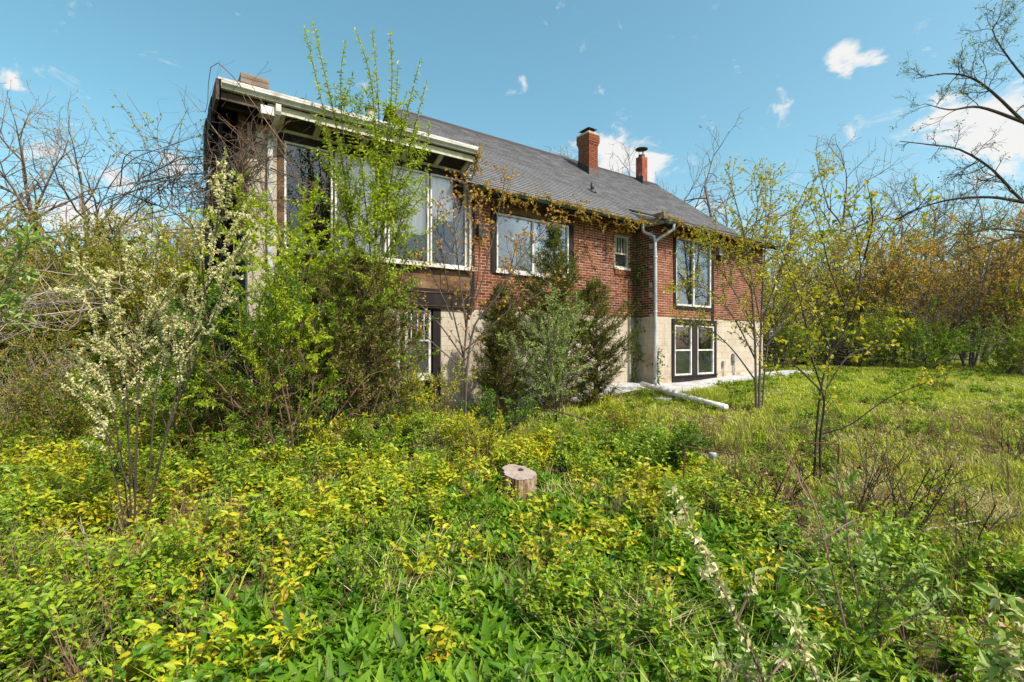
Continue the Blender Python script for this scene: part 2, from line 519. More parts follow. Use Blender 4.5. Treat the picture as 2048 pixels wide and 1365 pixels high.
# ------------------------------------------------------------------ ground
def ground_mat():
    m, nt, L = base_mat('ground_soil_and_moss')
    tc = N(nt, 'ShaderNodeTexCoord')
    n1 = N(nt, 'ShaderNodeTexNoise', ins={'Scale': .55, 'Detail': 6, 'Roughness': .6})
    L(tc.outputs['Object'], n1.inputs['Vector'])
    n2 = N(nt, 'ShaderNodeTexNoise', ins={'Scale': 14, 'Detail': 6, 'Roughness': .7})
    L(tc.outputs['Object'], n2.inputs['Vector'])
    r1 = ramp(nt, [(.30, (.030, .021, .012)), (.44, (.065, .050, .022)), (.52, (.11, .135, .022)), (.70, (.17, .22, .025))])
    mixv = N(nt, 'ShaderNodeMix', data_type='FLOAT', ins={0: .5})
    L(n1.outputs['Fac'], mixv.inputs[2])
    L(n2.outputs['Fac'], mixv.inputs[3])
    L(mixv.outputs[0], r1.inputs[0])
    pb = N(nt, 'ShaderNodeBsdfPrincipled', ins={'Roughness': .95, 'Specular IOR Level': .2})
    L(r1.outputs[0], pb.inputs['Base Color'])
    bp = N(nt, 'ShaderNodeBump', ins={'Strength': .8, 'Distance': .04})
    L(n2.outputs['Fac'], bp.inputs['Height'])
    L(bp.outputs[0], pb.inputs['Normal'])
    o = N(nt, 'ShaderNodeOutputMaterial')
    L(pb.outputs[0], o.inputs[0])
    return m


def make_ground():
    xs = np.concatenate([np.linspace(-400, -40, 10)[:-1], np.linspace(-40, -12, 15)[:-1], np.linspace(-12, 20, 81)[:-1], np.linspace(20, 60, 21)[:-1], np.linspace(60, 400, 10)])
    ys = np.concatenate([np.linspace(-60, -2, 12)[:-1], np.linspace(-2, 26, 85)[:-1], np.linspace(26, 70, 20)[:-1], np.linspace(70, 500, 12)])
    X, Y = np.meshgrid(xs, ys)
    Z = gz(X, Y)
    V = np.stack([X, Y, Z], -1).reshape(-1, 3)
    nx = len(xs)
    i, j = np.meshgrid(np.arange(nx - 1), np.arange(len(ys) - 1))
    a = (j * nx + i).ravel()
    g = G()
    g.add(V, None, np.stack([a, a + 1, a + 1 + nx, a + nx], -1))
    tag(g.obj('ground', ground_mat(), None, True), kind='structure')


make_ground()

# ------------------------------------------------------------------ house
TH = math.atan2(.582, .813)
D1 = np.array([math.cos(TH), math.sin(TH)])
DN = np.array([-math.sin(TH), math.cos(TH)])
W0 = 9.643
HB = -1.25           # local z = 0 at this height relative to the camera
house = thing('house', 'derelict red brick house with block basement, grey shingled roof and flat-roofed window wing', 'house',
              (DN[0] * W0, DN[1] * W0, CAMZ + HB), TH)


def hz(h):
    return h - HB


def hw(u, v, h):
    """house coordinates -> world"""
    p = D1 * u + DN * (W0 + v)
    return Vector((p[0], p[1], CAMZ + h))


def depth(u, v):
    return (D1 * u + DN * (W0 + v))[1]


def hbox(name, u0, u1, v0, v1, h0, h1, mat, parent=house):
    g = G()
    g.box(u0, u1, v0, v1, hz(h0), hz(h1))
    return g.obj(name, M[mat] if isinstance(mat, str) else mat, parent)


def wall_boxes(g, u0, u1, v0, v1, h0, h1, holes, axis='u'):
    """wall with rectangular openings, cut into a grid of boxes"""
    us = sorted(set([u0, u1] + [min(max(a, u0), u1) for q in holes for a in q[:2]]))
    hs = sorted(set([h0, h1] + [min(max(a, h0), h1) for q in holes for a in q[2:]]))
    for a, b in zip(us[:-1], us[1:]):
        run = None
        for c, d in zip(hs[:-1], hs[1:]):
            mu, mh = (a + b) / 2, (c + d) / 2
            if any(q[0] < mu < q[1] and q[2] < mh < q[3] for q in holes):
                if run:
                    (g.box(a, b, v0, v1, hz(run[0]), hz(run[1])) if axis == 'u' else g.box(v0, v1, a, b, hz(run[0]), hz(run[1])))
                run = None
            else:
                run = (run[0], d) if run else (c, d)
        if run:
            (g.box(a, b, v0, v1, hz(run[0]), hz(run[1])) if axis == 'u' else g.box(v0, v1, a, b, hz(run[0]), hz(run[1])))


def courses(a0, a1, h0, h1, ch, ln, joint, holes):
    """running bond: yields (a_start, a_end, h_bottom) of every piece"""
    out = []
    n = int(round((h1 - h0) / ch))
    for i in range(n):
        hb = h0 + i * ch
        segs = [(a0, a1)]
        for q in holes:
            if hb + ch * .75 > q[2] and hb + ch * .25 < q[3]:
                ns = []
                for s0, s1 in segs:
                    if q[1] <= s0 or q[0] >= s1:
                        ns.append((s0, s1))
                    else:
                        if q[0] > s0:
                            ns.append((s0, q[0]))
                        if q[1] < s1:
                            ns.append((q[1], s1))
                segs = ns
        pitch = ln + joint
        off = (i % 2) * pitch / 2
        k0 = int((a0 - a0) / pitch) - 1
        for s0, s1 in segs:
            k = math.floor((s0 - a0 - off) / pitch)
            while True:
                b0 = a0 + off + k * pitch
                b1 = b0 + ln
                if b0 >= s1:
                    break
                c0, c1 = max(b0, s0), min(b1, s1)
                if c1 - c0 > .035:
                    out.append((c0, c1, hb))
                k += 1
    return out


def unit_piece(name, mat, dy=.09, f=.005, ex=.02, ez=.07):
    """a 1 x dy x 1 piece (front face at y=0, worn edges), scaled to size by its object"""
    g = G()
    V = [(0, dy, 0), (1, dy, 0), (1, dy, 1), (0, dy, 1),
         (0, f, 0), (1, f, 0), (1, f, 1), (0, f, 1),
         (ex, 0, ez), (1 - ex, 0, ez), (1 - ex, 0, 1 - ez), (ex, 0, 1 - ez)]
    Q = [(0, 4, 5, 1)[::-1], (1, 5, 6, 2)[::-1], (2, 6, 7, 3)[::-1], (3, 7, 4, 0)[::-1],
         (4, 8, 9, 5)[::-1], (5, 9, 10, 6)[::-1], (6, 10, 11, 7)[::-1], (7, 11, 8, 4)[::-1], (8, 11, 10, 9)[::-1]]
    g.add(V, None, Q)
    return g, g.mesh(name, M[mat])


BK_L, BK_H, CH = .192, .0568, .0678
BL_L, BL_H, BCH = .392, .196, .2035
brickG, brickMe = unit_piece('brick', 'brick')
blockG, blockMe = unit_piece('block', 'block', .09, .002, .006, .012)
bV, bQ = brickG.V[0], brickG.Q[0][0]

H_BRICK = .82
win_big = (6.38, 8.79, 1.72, 3.6)
win_small = (10.41, 11.0, 2.18, 3.12)
win_bay = (12.08, 14.04, 1.10, 3.25)
win_low = (12.0, 14.2, -1.07, .74)
door_open = (3.3, 5.02, -1.2, .80)
wing_win = (1.80, 5.72, 1.68, 3.84)

brick_wall = G()
wall_boxes(brick_wall, 5.80, 11.285, .006, .22, H_BRICK, 3.72, [win_big, win_small])
wall_boxes(brick_wall, 11.285, 16.99, -.684, -.47, H_BRICK, 3.60, [win_bay])
brick_wall.box(11.289, 11.46, -.47, .012, hz(H_BRICK), hz(3.62))       # return of the bay
brick_wall.box(16.79, 16.985, -.47, 8.0, hz(H_BRICK), hz(3.6))        # right end wall
brick_wall.prism([(-.2, hz(3.6)), (8.0, hz(3.6)), (4.1, hz(6.7))], 16.79, 16.985)   # its gable
brick_wall.prism([(.25, hz(3.72)), (7.9, hz(3.72)), (4.1, hz(6.6))], 5.5, 5.7)
brick_wall = brick_wall.obj('brick_wall', M['mortar'], house)

block_wall = G()
wall_boxes(block_wall, 1.31, 5.80, .004, .22, -1.7, .80, [door_open])
wall_boxes(block_wall, 1.31, 1.78, .0045, .22, .80, 3.86, [])
wall_boxes(block_wall, 5.80, 11.285, .004, .22, -1.7, H_BRICK - .004, [])
wall_boxes(block_wall, 11.285, 16.99, -.686, -.47, -1.7, H_BRICK - .004, [win_low])
block_wall.box(11.288, 11.46, -.47, .012, hz(-1.7), hz(H_BRICK - .004))
block_wall.box(16.79, 16.985, -.47, 8.0, hz(-1.7), hz(H_BRICK - .004))
block_wall = block_wall.obj('block_wall', M['joint'], house)

pieces = []     # (score, matrix)
for (a, b, h) in courses(5.86, 11.28, H_BRICK, 3.55, CH, BK_L, .0105, [win_big, win_small]):
    x = 1024 + F * ((D1 * a + DN * W0)[0] / depth(a, 0))
    hidden = 955 < x < 1250 and h < 2.6
    pieces.append((depth(a, 0) + (6 if hidden else 0), 'f', a, b, h, 0))
for (a, b, h) in courses(11.285, 16.99, H_BRICK, 3.56, CH, BK_L, .0105, [win_bay]):
    pieces.append((depth(a, -.69) - 2.0, 'f', a, b, h, -.69))
for (a, b, h) in courses(-.685, -.005, H_BRICK, 3.56, CH, BK_L, .0105, []):
    pieces.append((depth(11.28, a) + 1.2, 's', a, b, h, 11.284))
pieces.sort(key=lambda p: p[0])


def piece_matrix(k, a, b, h, v, ht, jit=.003):
    j = random.uniform(-jit, jit)
    if k == 'f':
        return Matrix.Translation((a, v + j, hz(h) + .004)) @ Matrix.Diagonal((b - a, 1, ht, 1))
    # side face looking to -u: local x runs along -v so that the front face points to -u
    R = Matrix(((0, 1, 0, v + j), (-1, 0, 0, b), (0, 0, 1, hz(h) + .004), (0, 0, 0, 1)))
    return R @ Matrix.Diagonal((b - a, 1, ht, 1))


rest = G()
for i, (sc_, k, a, b, h, v) in enumerate(pieces):
    mt = piece_matrix(k, a, b, h, v, BK_H)
    if i < 300:
        o = link('brick', brickMe, brick_wall)
        o.matrix_local = mt
    else:
        A = np.array(mt)
        rest.add(bV @ A[:3, :3].T + A[:3, 3], None, bQ)
tag(rest.obj('brickwork', M['brick'], brick_wall), kind='stuff')

# soldier course under the small window and over the main eave, left end
for i in range(9):
    o = link('brick', brickMe, brick_wall)
    o.matrix_local = Matrix.Translation((10.40 + i * .072, -.035, hz(1.99))) @ Matrix.Diagonal((.06, 1, .165, 1))

# concrete blocks
bl = []
for (a, b, h) in courses(1.315, 1.775, -1.22, 3.66, BCH, BL_L, .0085, []):
    bl.append(('f', a, b, h, 0))
for (a, b, h) in courses(1.775, 5.80, -1.22, .79, BCH, BL_L, .0085, [(3.3, 5.03, -1.3, .9)]):
    bl.append(('f', a, b, h, 0))
for (a, b, h) in courses(5.80, 11.28, -1.22, .82, BCH, BL_L, .0085, []):
    bl.append(('f', a, b, h, 0))
for (a, b, h) in courses(11.285, 16.99, -1.215, .82, BCH, BL_L, .0085, [(11.98, 14.22, -1.3, .745)]):
    if h > -.85:
        bl.append(('f', a, b, h, -.69))
for (a, b, h) in courses(-.685, -.005, -1.215, .82, BCH, BL_L, .0085, []):
    if h > -.85:
        bl.append(('s', a, b, h, 11.284))
bl.sort(key=lambda q: depth(q[1], q[4]) if q[0] == 'f' else 0)
restb = G()
qV, qQ = blockG.V[0], blockG.Q[0][0]
for i, (k, a, b, h, v) in enumerate(bl):
    mt = piece_matrix(k, a, b, h, v, BL_H, .0008)
    if i < 296:
        o = link('block', blockMe, block_wall)
        o.matrix_local = mt
    else:
        A = np.array(mt)
        restb.add(qV @ A[:3, :3].T + A[:3, 3], None, qQ)
if restb.n:
    tag(restb.obj('blockwork', M['block'], block_wall), kind='stuff')
g = G()
g.box(11.30, 11.98, -.705, -.66, hz(-1.7), hz(-.86))
g.box(14.23, 17.0, -.705, -.66, hz(-1.7), hz(-.86))
g.box(11.98, 14.23, -.704, -.66, hz(-1.7), hz(-1.09))
g.obj('parged_footing', M['parge'], house)

# back, left and inside
hbox('rear_wall', 1.31, 16.79, 8.0, 8.2, -1.7, 3.7, 'joint')
hbox('wing_side_wall', 1.315, 1.5, .22, 8.0, -1.7, 2.4, 'black_wood')
hbox('interior_floor', 1.5, 16.79, .22, 8.0, .60, .79, 'plaster')
hbox('interior_partition', 1.5, 16.79, 3.6, 3.7, .79, 3.7, 'plaster')
hbox('basement_partition', 1.5, 16.79, 3.6, 3.7, -1.3, .6, 'plaster')
hbox('basement_floor', 1.5, 16.79, .22, 8.0, -1.4, -1.25, 'concrete')
hbox('room_divider', 5.6, 5.72, .23, 3.6, .79, 3.8, 'plaster')
hbox('ceiling', 5.7, 16.79, .22, 8.0, 3.60, 3.68, 'plaster')


# windows --------------------------------------------------------------
def window(name, u0, u1, h0, h1, v, mull=(), rails=(), fw=.05, mat='white', label=None, pane='glass', dep=.09, muntins=None):
    """white frame with its panes as children"""
    g = G()
    g.box(u0, u0 + fw, v, v + dep, hz(h0), hz(h1))
    g.box(u1 - fw, u1, v, v + dep, hz(h0), hz(h1))
    g.box(u0 + fw, u1 - fw, v + .002, v + dep - .002, hz(h0), hz(h0 + fw))
    g.box(u0 + fw, u1 - fw, v + .002, v + dep - .002, hz(h1 - fw), hz(h1))
    us = [u0 + fw] + [m for m in mull] + [u1 - fw]
    for m_ in mull:
        g.box(m_ - fw * .55, m_ + fw * .55, v + .004, v + dep - .004, hz(h0 + fw), hz(h1 - fw))
    for r_ in rails:
        g.box(u0 + fw, u1 - fw, v + .006, v + dep - .006, hz(r_ - .022), hz(r_ + .022))
    w = g.obj(name, M[mat], house)
    if label:
        w['label'] = label
    hs = [h0 + fw] + list(rails) + [h1 - fw]
    for a, b in zip(us[:-1], us[1:]):
        for c, d in zip(hs[:-1], hs[1:]):
            p = G()
            p.box(a, b, v + dep * .45, v + dep * .45 + .005, hz(c), hz(d))
            p.obj('pane', M[pane], w)
    if muntins:
        mu, mh = muntins
        for a in mu:
            p = G()
            p.box(a - .009, a + .009, v + dep * .45 - .014, v + dep * .45 + .018, hz(hs[-2] + .02), hz(h1 - fw))
            p.obj('muntin', M[mat], w)
        for c in mh:
            p = G()
            p.box(u0 + fw, u1 - fw, v + dep * .45 - .013, v + dep * .45 + .017, hz(c - .009), hz(c + .009))
            p.obj('muntin', M[mat], w)
    return w


def curtain(u0, u1, h0, h1, v, parent=house, mat='curtain', amp=.02):
    n = max(8, int((u1 - u0) / .03))
    us = np.linspace(u0, u1, n)
    vs = v + amp * np.sin(us * 42) + amp * .5 * np.sin(us * 17)
    V = [(a, b, hz(h0)) for a, b in zip(us, vs)] + [(a, b, hz(h1)) for a, b in zip(us, vs)]
    g = G()
    g.add(V, None, [(i, i + 1, n + i + 1, n + i) for i in range(n - 1)])
    return g.obj('curtain', M[mat], parent, True)


# wing: wall of four tall panes
ww = [(1.90, 2.75), (2.79, 3.80), (3.84, 4.74), (4.78, 5.66)]
lab = ['tall dark glass window at the wing corner', 'tall window with pale curtain', 'third tall window with pale curtain', 'narrow tall window with plywood strip']
for (a, b), lb in zip(ww, lab):
    window('window', a, b, 1.74, 3.67, .0, fw=.034, label=lb)
curtain(2.84, 3.76, 1.74, 3.68, .13)
curtain(3.88, 4.72, 2.35, 3.68, .13)
curtain(4.82, 5.4, 2.75, 3.68, .13)
hbox('plywood_strip', 5.42, 5.60, .13, .16, 1.78, 3.3, 'grey_wood')
hbox('window_header', 1.79, 5.74, -.012, .2, 3.672, 3.84, 'black_wood')
hbox('post', 1.785, 1.895, -.015, .2, 1.72, 3.668, 'brown_wood')
hbox('post', 5.665, 5.74, -.015, .2, 1.72, 3.668, 'grey_wood')
hbox('window_sill', 1.80, 5.80, -.13, .08, 1.66, 1.735, 'roof_white')
hbox('corner_trim', 5.70, 5.752, -.06, -.017, 1.74, 3.80, 'gutter_white')
hbox('corner_board', 5.755, 5.853, -.03, .2, .80, 3.70, 'black_wood')
# rotting panels under the sill and the beam over the basement opening
for i, (a, b) in enumerate([(1.80, 2.6), (2.605, 3.4), (3.405, 4.2), (4.205, 5.0), (5.005, 5.75)]):
    o = hbox('wood_panel', a, b - .004, -.02 + (i % 2) * .006, .012, 1.22, 1.655, 'brown_wood')
hbox('beam', 1.8, 5.76, -.05, .2, .80, 1.215, 'black_wood')
hbox('beam_trim', 2.6, 5.76, -.065, -.052, 1.13, 1.15, 'brown_wood')
hbox('beam_trim', 2.6, 5.76, -.065, -.052, .845, .86, 'brown_wood')
# basement opening: grid window and white door
hbox('post', 4.84, 5.02, .0, .2, -1.2, .795, 'black_wood')
window('window', 4.22, 4.80, -.62, .76, .03, rails=(.12,), fw=.05, muntins=((4.365, 4.51, 4.655), (.44,)), label='small basement window with a white grid in its upper sash')
hbox('window_sill', 4.16, 4.84, -.03, .1, -.72, -.625, 'white')
hbox('wood_panel', 4.12, 4.84, .05, .15, -1.25, -.725, 'black_wood')
door = window('door', 3.38, 4.10, -1.2, .74, .02, rails=(.02, -.75), fw=.075, label='white framed glass door half hidden by the juniper')
hbox('screen', 4.27, 4.75, .09, .095, -.57, .10, 'screen')

# main wall big window
hbox('window_header', 6.30, 8.86, -.022, .2, 3.12, 3.56, 'brown_wood')
hbox('window_jamb', 6.30, 6.455, -.025, .2, 1.68, 3.115, 'black_wood')
hbox('window_jamb', 8.715, 8.86, -.025, .2, 1.68, 3.115, 'black_wood')
window('window', 6.46, 8.71, 1.76, 3.10, .0, mull=(7.55,), fw=.05, label='wide two pane window above the juniper, one pane curtained')
hbox('window_sill', 6.42, 8.75, -.05, .08, 1.695, 1.755, 'white')
curtain(7.6, 8.68, 1.8, 3.08, .13)
hbox('screen', 6.55, 7.52, .10, .105, 1.82, 3.05, 'screen')
# black lamp bracket left of it
hbox('wall_lamp', 5.90, 6.1, -.14, -.004, 2.45, 2.72, 'black_metal')
# small window
window('window', 10.42, 10.99, 2.2, 3.10, .03, rails=(2.6,), fw=.045, mat='cream', muntins=((10.54, 10.65, 10.76, 10.87), ()), label='small bathroom window with four narrow upper lights')
hbox('screen', 10.47, 10.94, .09, .094, 2.24, 2.58, 'screen')
hbox('window_sill', 10.38, 11.02, -.045, .07, 2.135, 2.195, 'white')
# bay windows
for nm, q in (('window_jamb', (12.09, 12.19, 1.1, 3.3)), ('window_jamb', (13.95, 14.06, .745, 3.3)), ('window_sill', (12.19, 13.95, 1.06, 1.165)), ('window_header', (12.19, 13.95, 3.165, 3.32))):
    hbox(nm, q[0], q[1], -.715, -.5, q[2], q[3], 'black_wood')
window('window', 12.195, 13.945, 1.17, 3.16, -.69, mull=(13.07,), fw=.055, label='tall two pane window in the black frame, curtain on its right half')
curtain(13.12, 13.86, 1.62, 3.1, -.585)
hbox('screen', 12.26, 13.03, -.60, -.595, 1.24, 3.08, 'screen')
hbox('window_seat_board', 13.1, 13.9, -.5, -.47, 1.2, 1.62, 'grey_wood')
hbox('window_jamb', 12.0, 12.12, -.715, -.5, -.86, .62, 'black_wood')
hbox('window_jamb', 14.08, 14.2, -.715, -.5, -.86, .62, 'black_wood')
hbox('window_post', 12.95, 13.21, -.715, -.5, -.86, .62, 'black_wood')
hbox('window_header', 12.0, 14.2, -.72, -.5, .622, .78, 'black_wood')
hbox('window_sill', 11.99, 14.21, -.74, -.5, -.90, -.862, 'black_wood')
hbox('window_apron', 12.0, 14.2, -.72, -.5, -1.085, -.902, 'black_wood')
for a, b, lb in ((12.125, 12.945, 'left basement window of the pair'), (13.215, 14.075, 'right basement window of the pair')):
    window('window', a, b, -.855, .615, -.70, rails=(-.12,), fw=.05, label=lb)
    hbox('screen', a + .06, b - .06, -.645, -.64, -.80, -.15, 'screen')
hbox('wall_lamp', 14.2, 14.5, -.86, -.694, 2.72, 2.80, 'black_metal')
hbox('wall_lamp', 14.25, 14.45, -.78, -.694, 2.82, 3.0, 'grey_metal')
# utility boxes
ub = hbox('utility_box', 15.05, 15.22, -.80, -.706, -.48, -.24, 'grey_metal')
g = G()
g.tube([(15.13, -.745, hz(-.478)), (15.13, -.745, hz(-1.15))], .022, 8)
g.obj('conduit', M['grey_metal'], ub, True)
ub = hbox('utility_box', 14.5, 14.6, -.77, -.706, -.62, -.47, 'grey_metal')
g = G()
g.tube([(14.55, -.74, hz(-.618)), (14.55, -.74, hz(-1.2))], .014, 8)
g.obj('conduit', M['grey_metal'], ub, True)

# main roof -------------------------------------------------------------
SL = .745
EV, EH = -.42, 3.49
RV = 4.1
RH = EH + SL * (RV - EV)


def roof_h(v):
    return EH + SL * (v - EV)


roof = G()
t = .05
U0, U1, UB = 5.44, 17.30, 11.16
KV, KH = .20, roof_h(.20)
BV, BH = -1.10, 3.41
# front slope slab left (full) and right (upper), kick panel, rear slope
roof.prism([(EV, hz(EH) - t), (RV, hz(RH) - t), (RV, hz(RH)), (EV, hz(EH))], U0, UB)
roof.prism([(KV, hz(KH) - t), (RV, hz(RH) - t), (RV, hz(RH)), (KV, hz(KH))], UB, U1)
roof.prism([(BV, hz(BH) - t), (KV, hz(KH) - t), (KV, hz(KH)), (BV, hz(BH))], UB, U1)
roof.prism([(2 * RV - EV, hz(EH) - t), (2 * RV - EV, hz(EH)), (RV, hz(RH)), (RV, hz(RH) - t)], U0, U1)
roof = roof.obj('roof', M['underlay'], house)

# shingles: tabs laid in courses up the slope
EXP, TAB = .145, .33


def tab_verts(u0, u1, v0, h0, sv, sh, ln=EXP):
    """a tab lying on the slope, butt end at (v0,h0), thicker at the butt"""
    l = math.hypot(sv, sh)
    sv, sh = sv / l, sh / l
    nv, nh = -sh, sv
    up = random.uniform(.0, .004)
    q = []
    for (d, e) in ((0, .017 + up), (ln + .02, .004), (ln + .02, .0005), (0, .001)):
        q.append((v0 + sv * d + nv * e, hz(h0) + sh * d + nh * e))
    V = [(u0, a, b) for a, b in q] + [(u1, a, b) for a, b in q]
    Q = [(0, 4, 5, 1), (3, 2, 6, 7), (0, 3, 7, 4), (1, 5, 6, 2), (0, 1, 2, 3), (4, 7, 6, 5)]
    return np.array(V), np.array(Q)[:, ::-1]


tabs = []
slen = math.hypot(RV - EV, RH - EH)
for i in range(int(slen / EXP)):
    d = i * EXP
    v = EV - .02 + d / math.hypot(1, SL)
    h = roof_h(v)
    u1 = U1 if v > KV else UB
    off = (i % 2) * TAB / 2 + random.uniform(-.04, .04)
    k = 0
    u = U0 - off
    while u < u1:
        w = TAB * random.choice([.7, .85, 1, 1, 1.15])
        a, b = max(u, U0), min(u + w - .007, u1 + .01)
        if b - a > .04:
            tabs.append((a, b, v, h, 1, SL))
        u += w
ks = (KH - BH) / (KV - BV)
klen = math.hypot(KV - BV, KH - BH)
for i in range(int(klen / EXP) + 1):
    v = BV - .02 + i * EXP / math.hypot(1, ks)
    if v > KV:
        break
    h = BH + ks * (v - BV)
    u = UB - (i % 2) * TAB / 2
    while u < U1:
        w = TAB * random.choice([.7, .85, 1, 1, 1.15])
        a, b = max(u, UB), min(u + w - .007, U1 + .01)
        if b - a > .04:
            tabs.append((a, b, v, h, 1, ks))
        u += w
# nearest visible tabs become parts, the rest one part
tabs.sort(key=lambda q: depth(q[0], q[2]) + (9 if q[0] < 5.9 else 0))
restt = G()
for i, q in enumerate(tabs):
    V, Q = tab_verts(*q)
    if i < 300:
        g = G()
        o_ = np.array([q[0], q[2], hz(q[3])])
        g.add(V - o_, None, Q)
        o = g.obj('shingle', M['shingle'], roof)
        o.location = o_
    else:
        restt.add(V, None, Q)
tag(restt.obj('shingle_courses', M['shingle'], roof), kind='stuff')
# ridge caps
rc = G()
u = U0
while u < U1:
    rc.prism([(RV - .16, hz(RH) - .10), (RV, hz(RH) + .045 + random.uniform(0, .006)), (RV + .16, hz(RH) - .10), (RV, hz(RH) + .01)], u, u + .29)
    u += .285
tag(rc.obj('ridge_caps', M['ridge'], roof), kind='stuff')
# boards under the eaves, gutters
hbox('eave_fascia', 5.86, 11.2, EV + .03, EV + .055, 3.33, 3.47, 'black_wood')
hbox('eave_soffit', 5.86, 11.28, EV + .06, -.005, 3.53, 3.555, 'black_wood')
hbox('eave_fascia', 11.2, 17.3, BV + .03, BV + .055, 3.26, 3.385, 'black_wood')
hbox('eave_soffit', 11.2, 17.28, BV + .06, -.70, 3.36, 3.38, 'black_wood')
hbox('eave_return', 11.165, 11.195, BV + .03, EV + .02, 3.30, 3.62, 'grey_wood')


def gutter(u0, u1, v, h, mat, wd=.11, ht=.10):
    g = G()
    pr = [(v, h), (v, h - ht), (v - wd * .6, h - ht), (v - wd * .72, h - ht * .72), (v - wd, h - ht * .35), (v - wd, h),
          (v - wd + .008, h), (v - wd + .008, h - ht * .32), (v - wd * .70, h - ht * .65), (v - wd * .58, h - ht + .006), (v - .006, h - ht + .006), (v - .006, h)]
    n = len(pr)
    V = [(u0, a, hz(b)) for a, b in pr] + [(u1, a, hz(b)) for a, b in pr]
    Q = [(i, (i + 1) % n, n + (i + 1) % n, n + i) for i in range(n)]
    g.add(V, None, Q)
    g.box(u0, u0 + .004, v - wd, v, hz(h - ht), hz(h - .004))
    g.box(u1 - .004, u1, v - wd, v, hz(h - ht), hz(h - .004))
    return g.obj('gutter', M[mat], house)


gutter(5.8, 11.12, EV + .03, 3.475, 'gutter_green', .11, .085)
gutter(11.18, 17.3, BV + .03, 3.395, 'gutter_green', .11, .085)
# white valley flashing where the bay roof kicks out
g = G()
g.add([(10.95, .02, hz(roof_h(.02)) + .016), (11.19, EV - .02, hz(roof_h(EV)) + .02), (11.18, -.95, hz(3.46)), (11.13, -.45, hz(3.66))], [(0, 1, 2), (0, 2, 3)])
g.obj('valley_flashing', M['white'], house)

# downspouts of the main roof and the bay, joined by a wye
dsp = G()
pts = [(11.05, EV - .03, 3.39), (11.06, EV - .03, 3.26), (11.10, -.44, 3.18), (11.19, -.56, 3.10), (11.22, -.70, 3.02), (11.22, -.735, 2.86), (11.22, -.74, 2.6)]
dsp.tube([(a, b, hz(c)) for a, b, c in pts], .042, 10)
pts = [(11.52, BV - .02, 3.33), (11.52, BV - .02, 3.19), (11.46, -.96, 3.09), (11.32, -.83, 2.98), (11.23, -.745, 2.88)]
dsp.tube([(a, b, hz(c)) for a, b, c in pts], .042, 10)
pts = [(11.22, -.74, 2.62), (11.22, -.745, 1.0), (11.215, -.75, .1), (11.19, -.765, -.55), (11.18, -.77, -1.0), (11.21, -.82, -1.09), (11.24, -.9, -1.12)]
dsp.tube([(a, b, hz(c)) for a, b, c in pts], .047, 10)
dsp = dsp.obj('downspout', M['downspout'], house, True)
for h in (2.45, .95):
    g = G()
    g.tube([(11.22, -.745, hz(h - .02)), (11.22, -.745, hz(h + .02))], .056, 10, cap=True)
    g.obj('strap', M['white'], dsp)

# chimneys ---------------------------------------------------------------
ch = G()
ch.box(12.172, 12.578, 2.812, 3.328, hz(5.5), hz(7.30))
ch = ch.obj('chimney', M['mortar'], house)


def chimney_bricks(u0, u1, v0, v1, h, i):
    L_ = (u1 - u0 - .01) / 2
    for k in range(3):
        o = .5 * (i % 2)
        a = max(u0, u0 + (k - o) * (L_ + .01))
        b = min(u1, u0 + (k - o) * (L_ + .01) + L_)
        if b - a > .04:
            q = link('brick', brickMe, ch)
            q.matrix_local = piece_matrix('f', a, b, h, v0, BK_H, .002)
    L_ = (v1 - v0 - .02) / 2.5
    for k in range(4):
        o = .5 * ((i + 1) % 2)
        a = max(v0, v0 + (k - o) * (L_ + .01))
        b = min(v1, v0 + (k - o) * (L_ + .01) + L_)
        if b - a > .04:
            q = link('brick', brickMe, ch)
            q.matrix_local = piece_matrix('s', a, b, h, u0, BK_H, .002)


i = 0
h = 5.9
while h < 7.30:
    e = .045 if h > 7.05 else 0.0
    e = .025 if 6.98 < h <= 7.05 else e
    if e:
        g = G()
        g.box(12.17 - e, 12.58 + e, 2.81 - e, 3.33 + e, hz(h), hz(h + .068))
        g.obj('corbel', M['mortar'], ch)
    chimney_bricks(12.16 - e, 12.59 + e, 2.80 - e, 3.34 + e, h, i)
    i += 1
    h += CH
g = G()
z0, z1 = hz(7.32), hz(7.47)
a0, a1, b0, b1 = 12.12, 12.63, 2.76, 3.38
g.add([(a0, b0, z0), (a1, b0, z0), (a1, b1, z0), (a0, b1, z0), (a0, b0, z0 + .05), (a1, b0, z0 + .05), (a1, b1, z0 + .05), (a0, b1, z0 + .05),
       (a0 + .12, b0 + .14, z1), (a1 - .12, b0 + .14, z1), (a1 - .12, b1 - .14, z1), (a0 + .12, b1 - .14, z1)], None,
      [(0, 1, 5, 4), (1, 2, 6, 5), (2, 3, 7, 6), (3, 0, 4, 7), (4, 5, 9, 8), (5, 6, 10, 9), (6, 7, 11, 10), (7, 4, 8, 11), (8, 9, 10, 11), (0, 3, 2, 1)])
g.obj('crown', M['stone_cap'], ch)
g = G()
g.box(12.26, 12.49, 2.9, 3.22, hz(7.46), hz(7.53))
z0 = hz(7.53)
a0, a1, b0, b1 = 12.17, 12.58, 2.80, 3.34
g.add([(a0, b0, z0), (a1, b0, z0), (a1, b1, z0), (a0, b1, z0), (12.375, 3.07, z0 + .15)], [(0, 1, 4), (1, 2, 4), (2, 3, 4), (3, 0, 4)], [(3, 2, 1, 0)])
g.obj('rain_cap', M['black_metal'], ch)
g = G()
hf = roof_h(2.8)
g.box(12.14, 12.61, 2.775, 2.80 - .003, hz(hf - .05), hz(hf + .24))
g.obj('front_flashing', M['flash'], ch)
g = G()
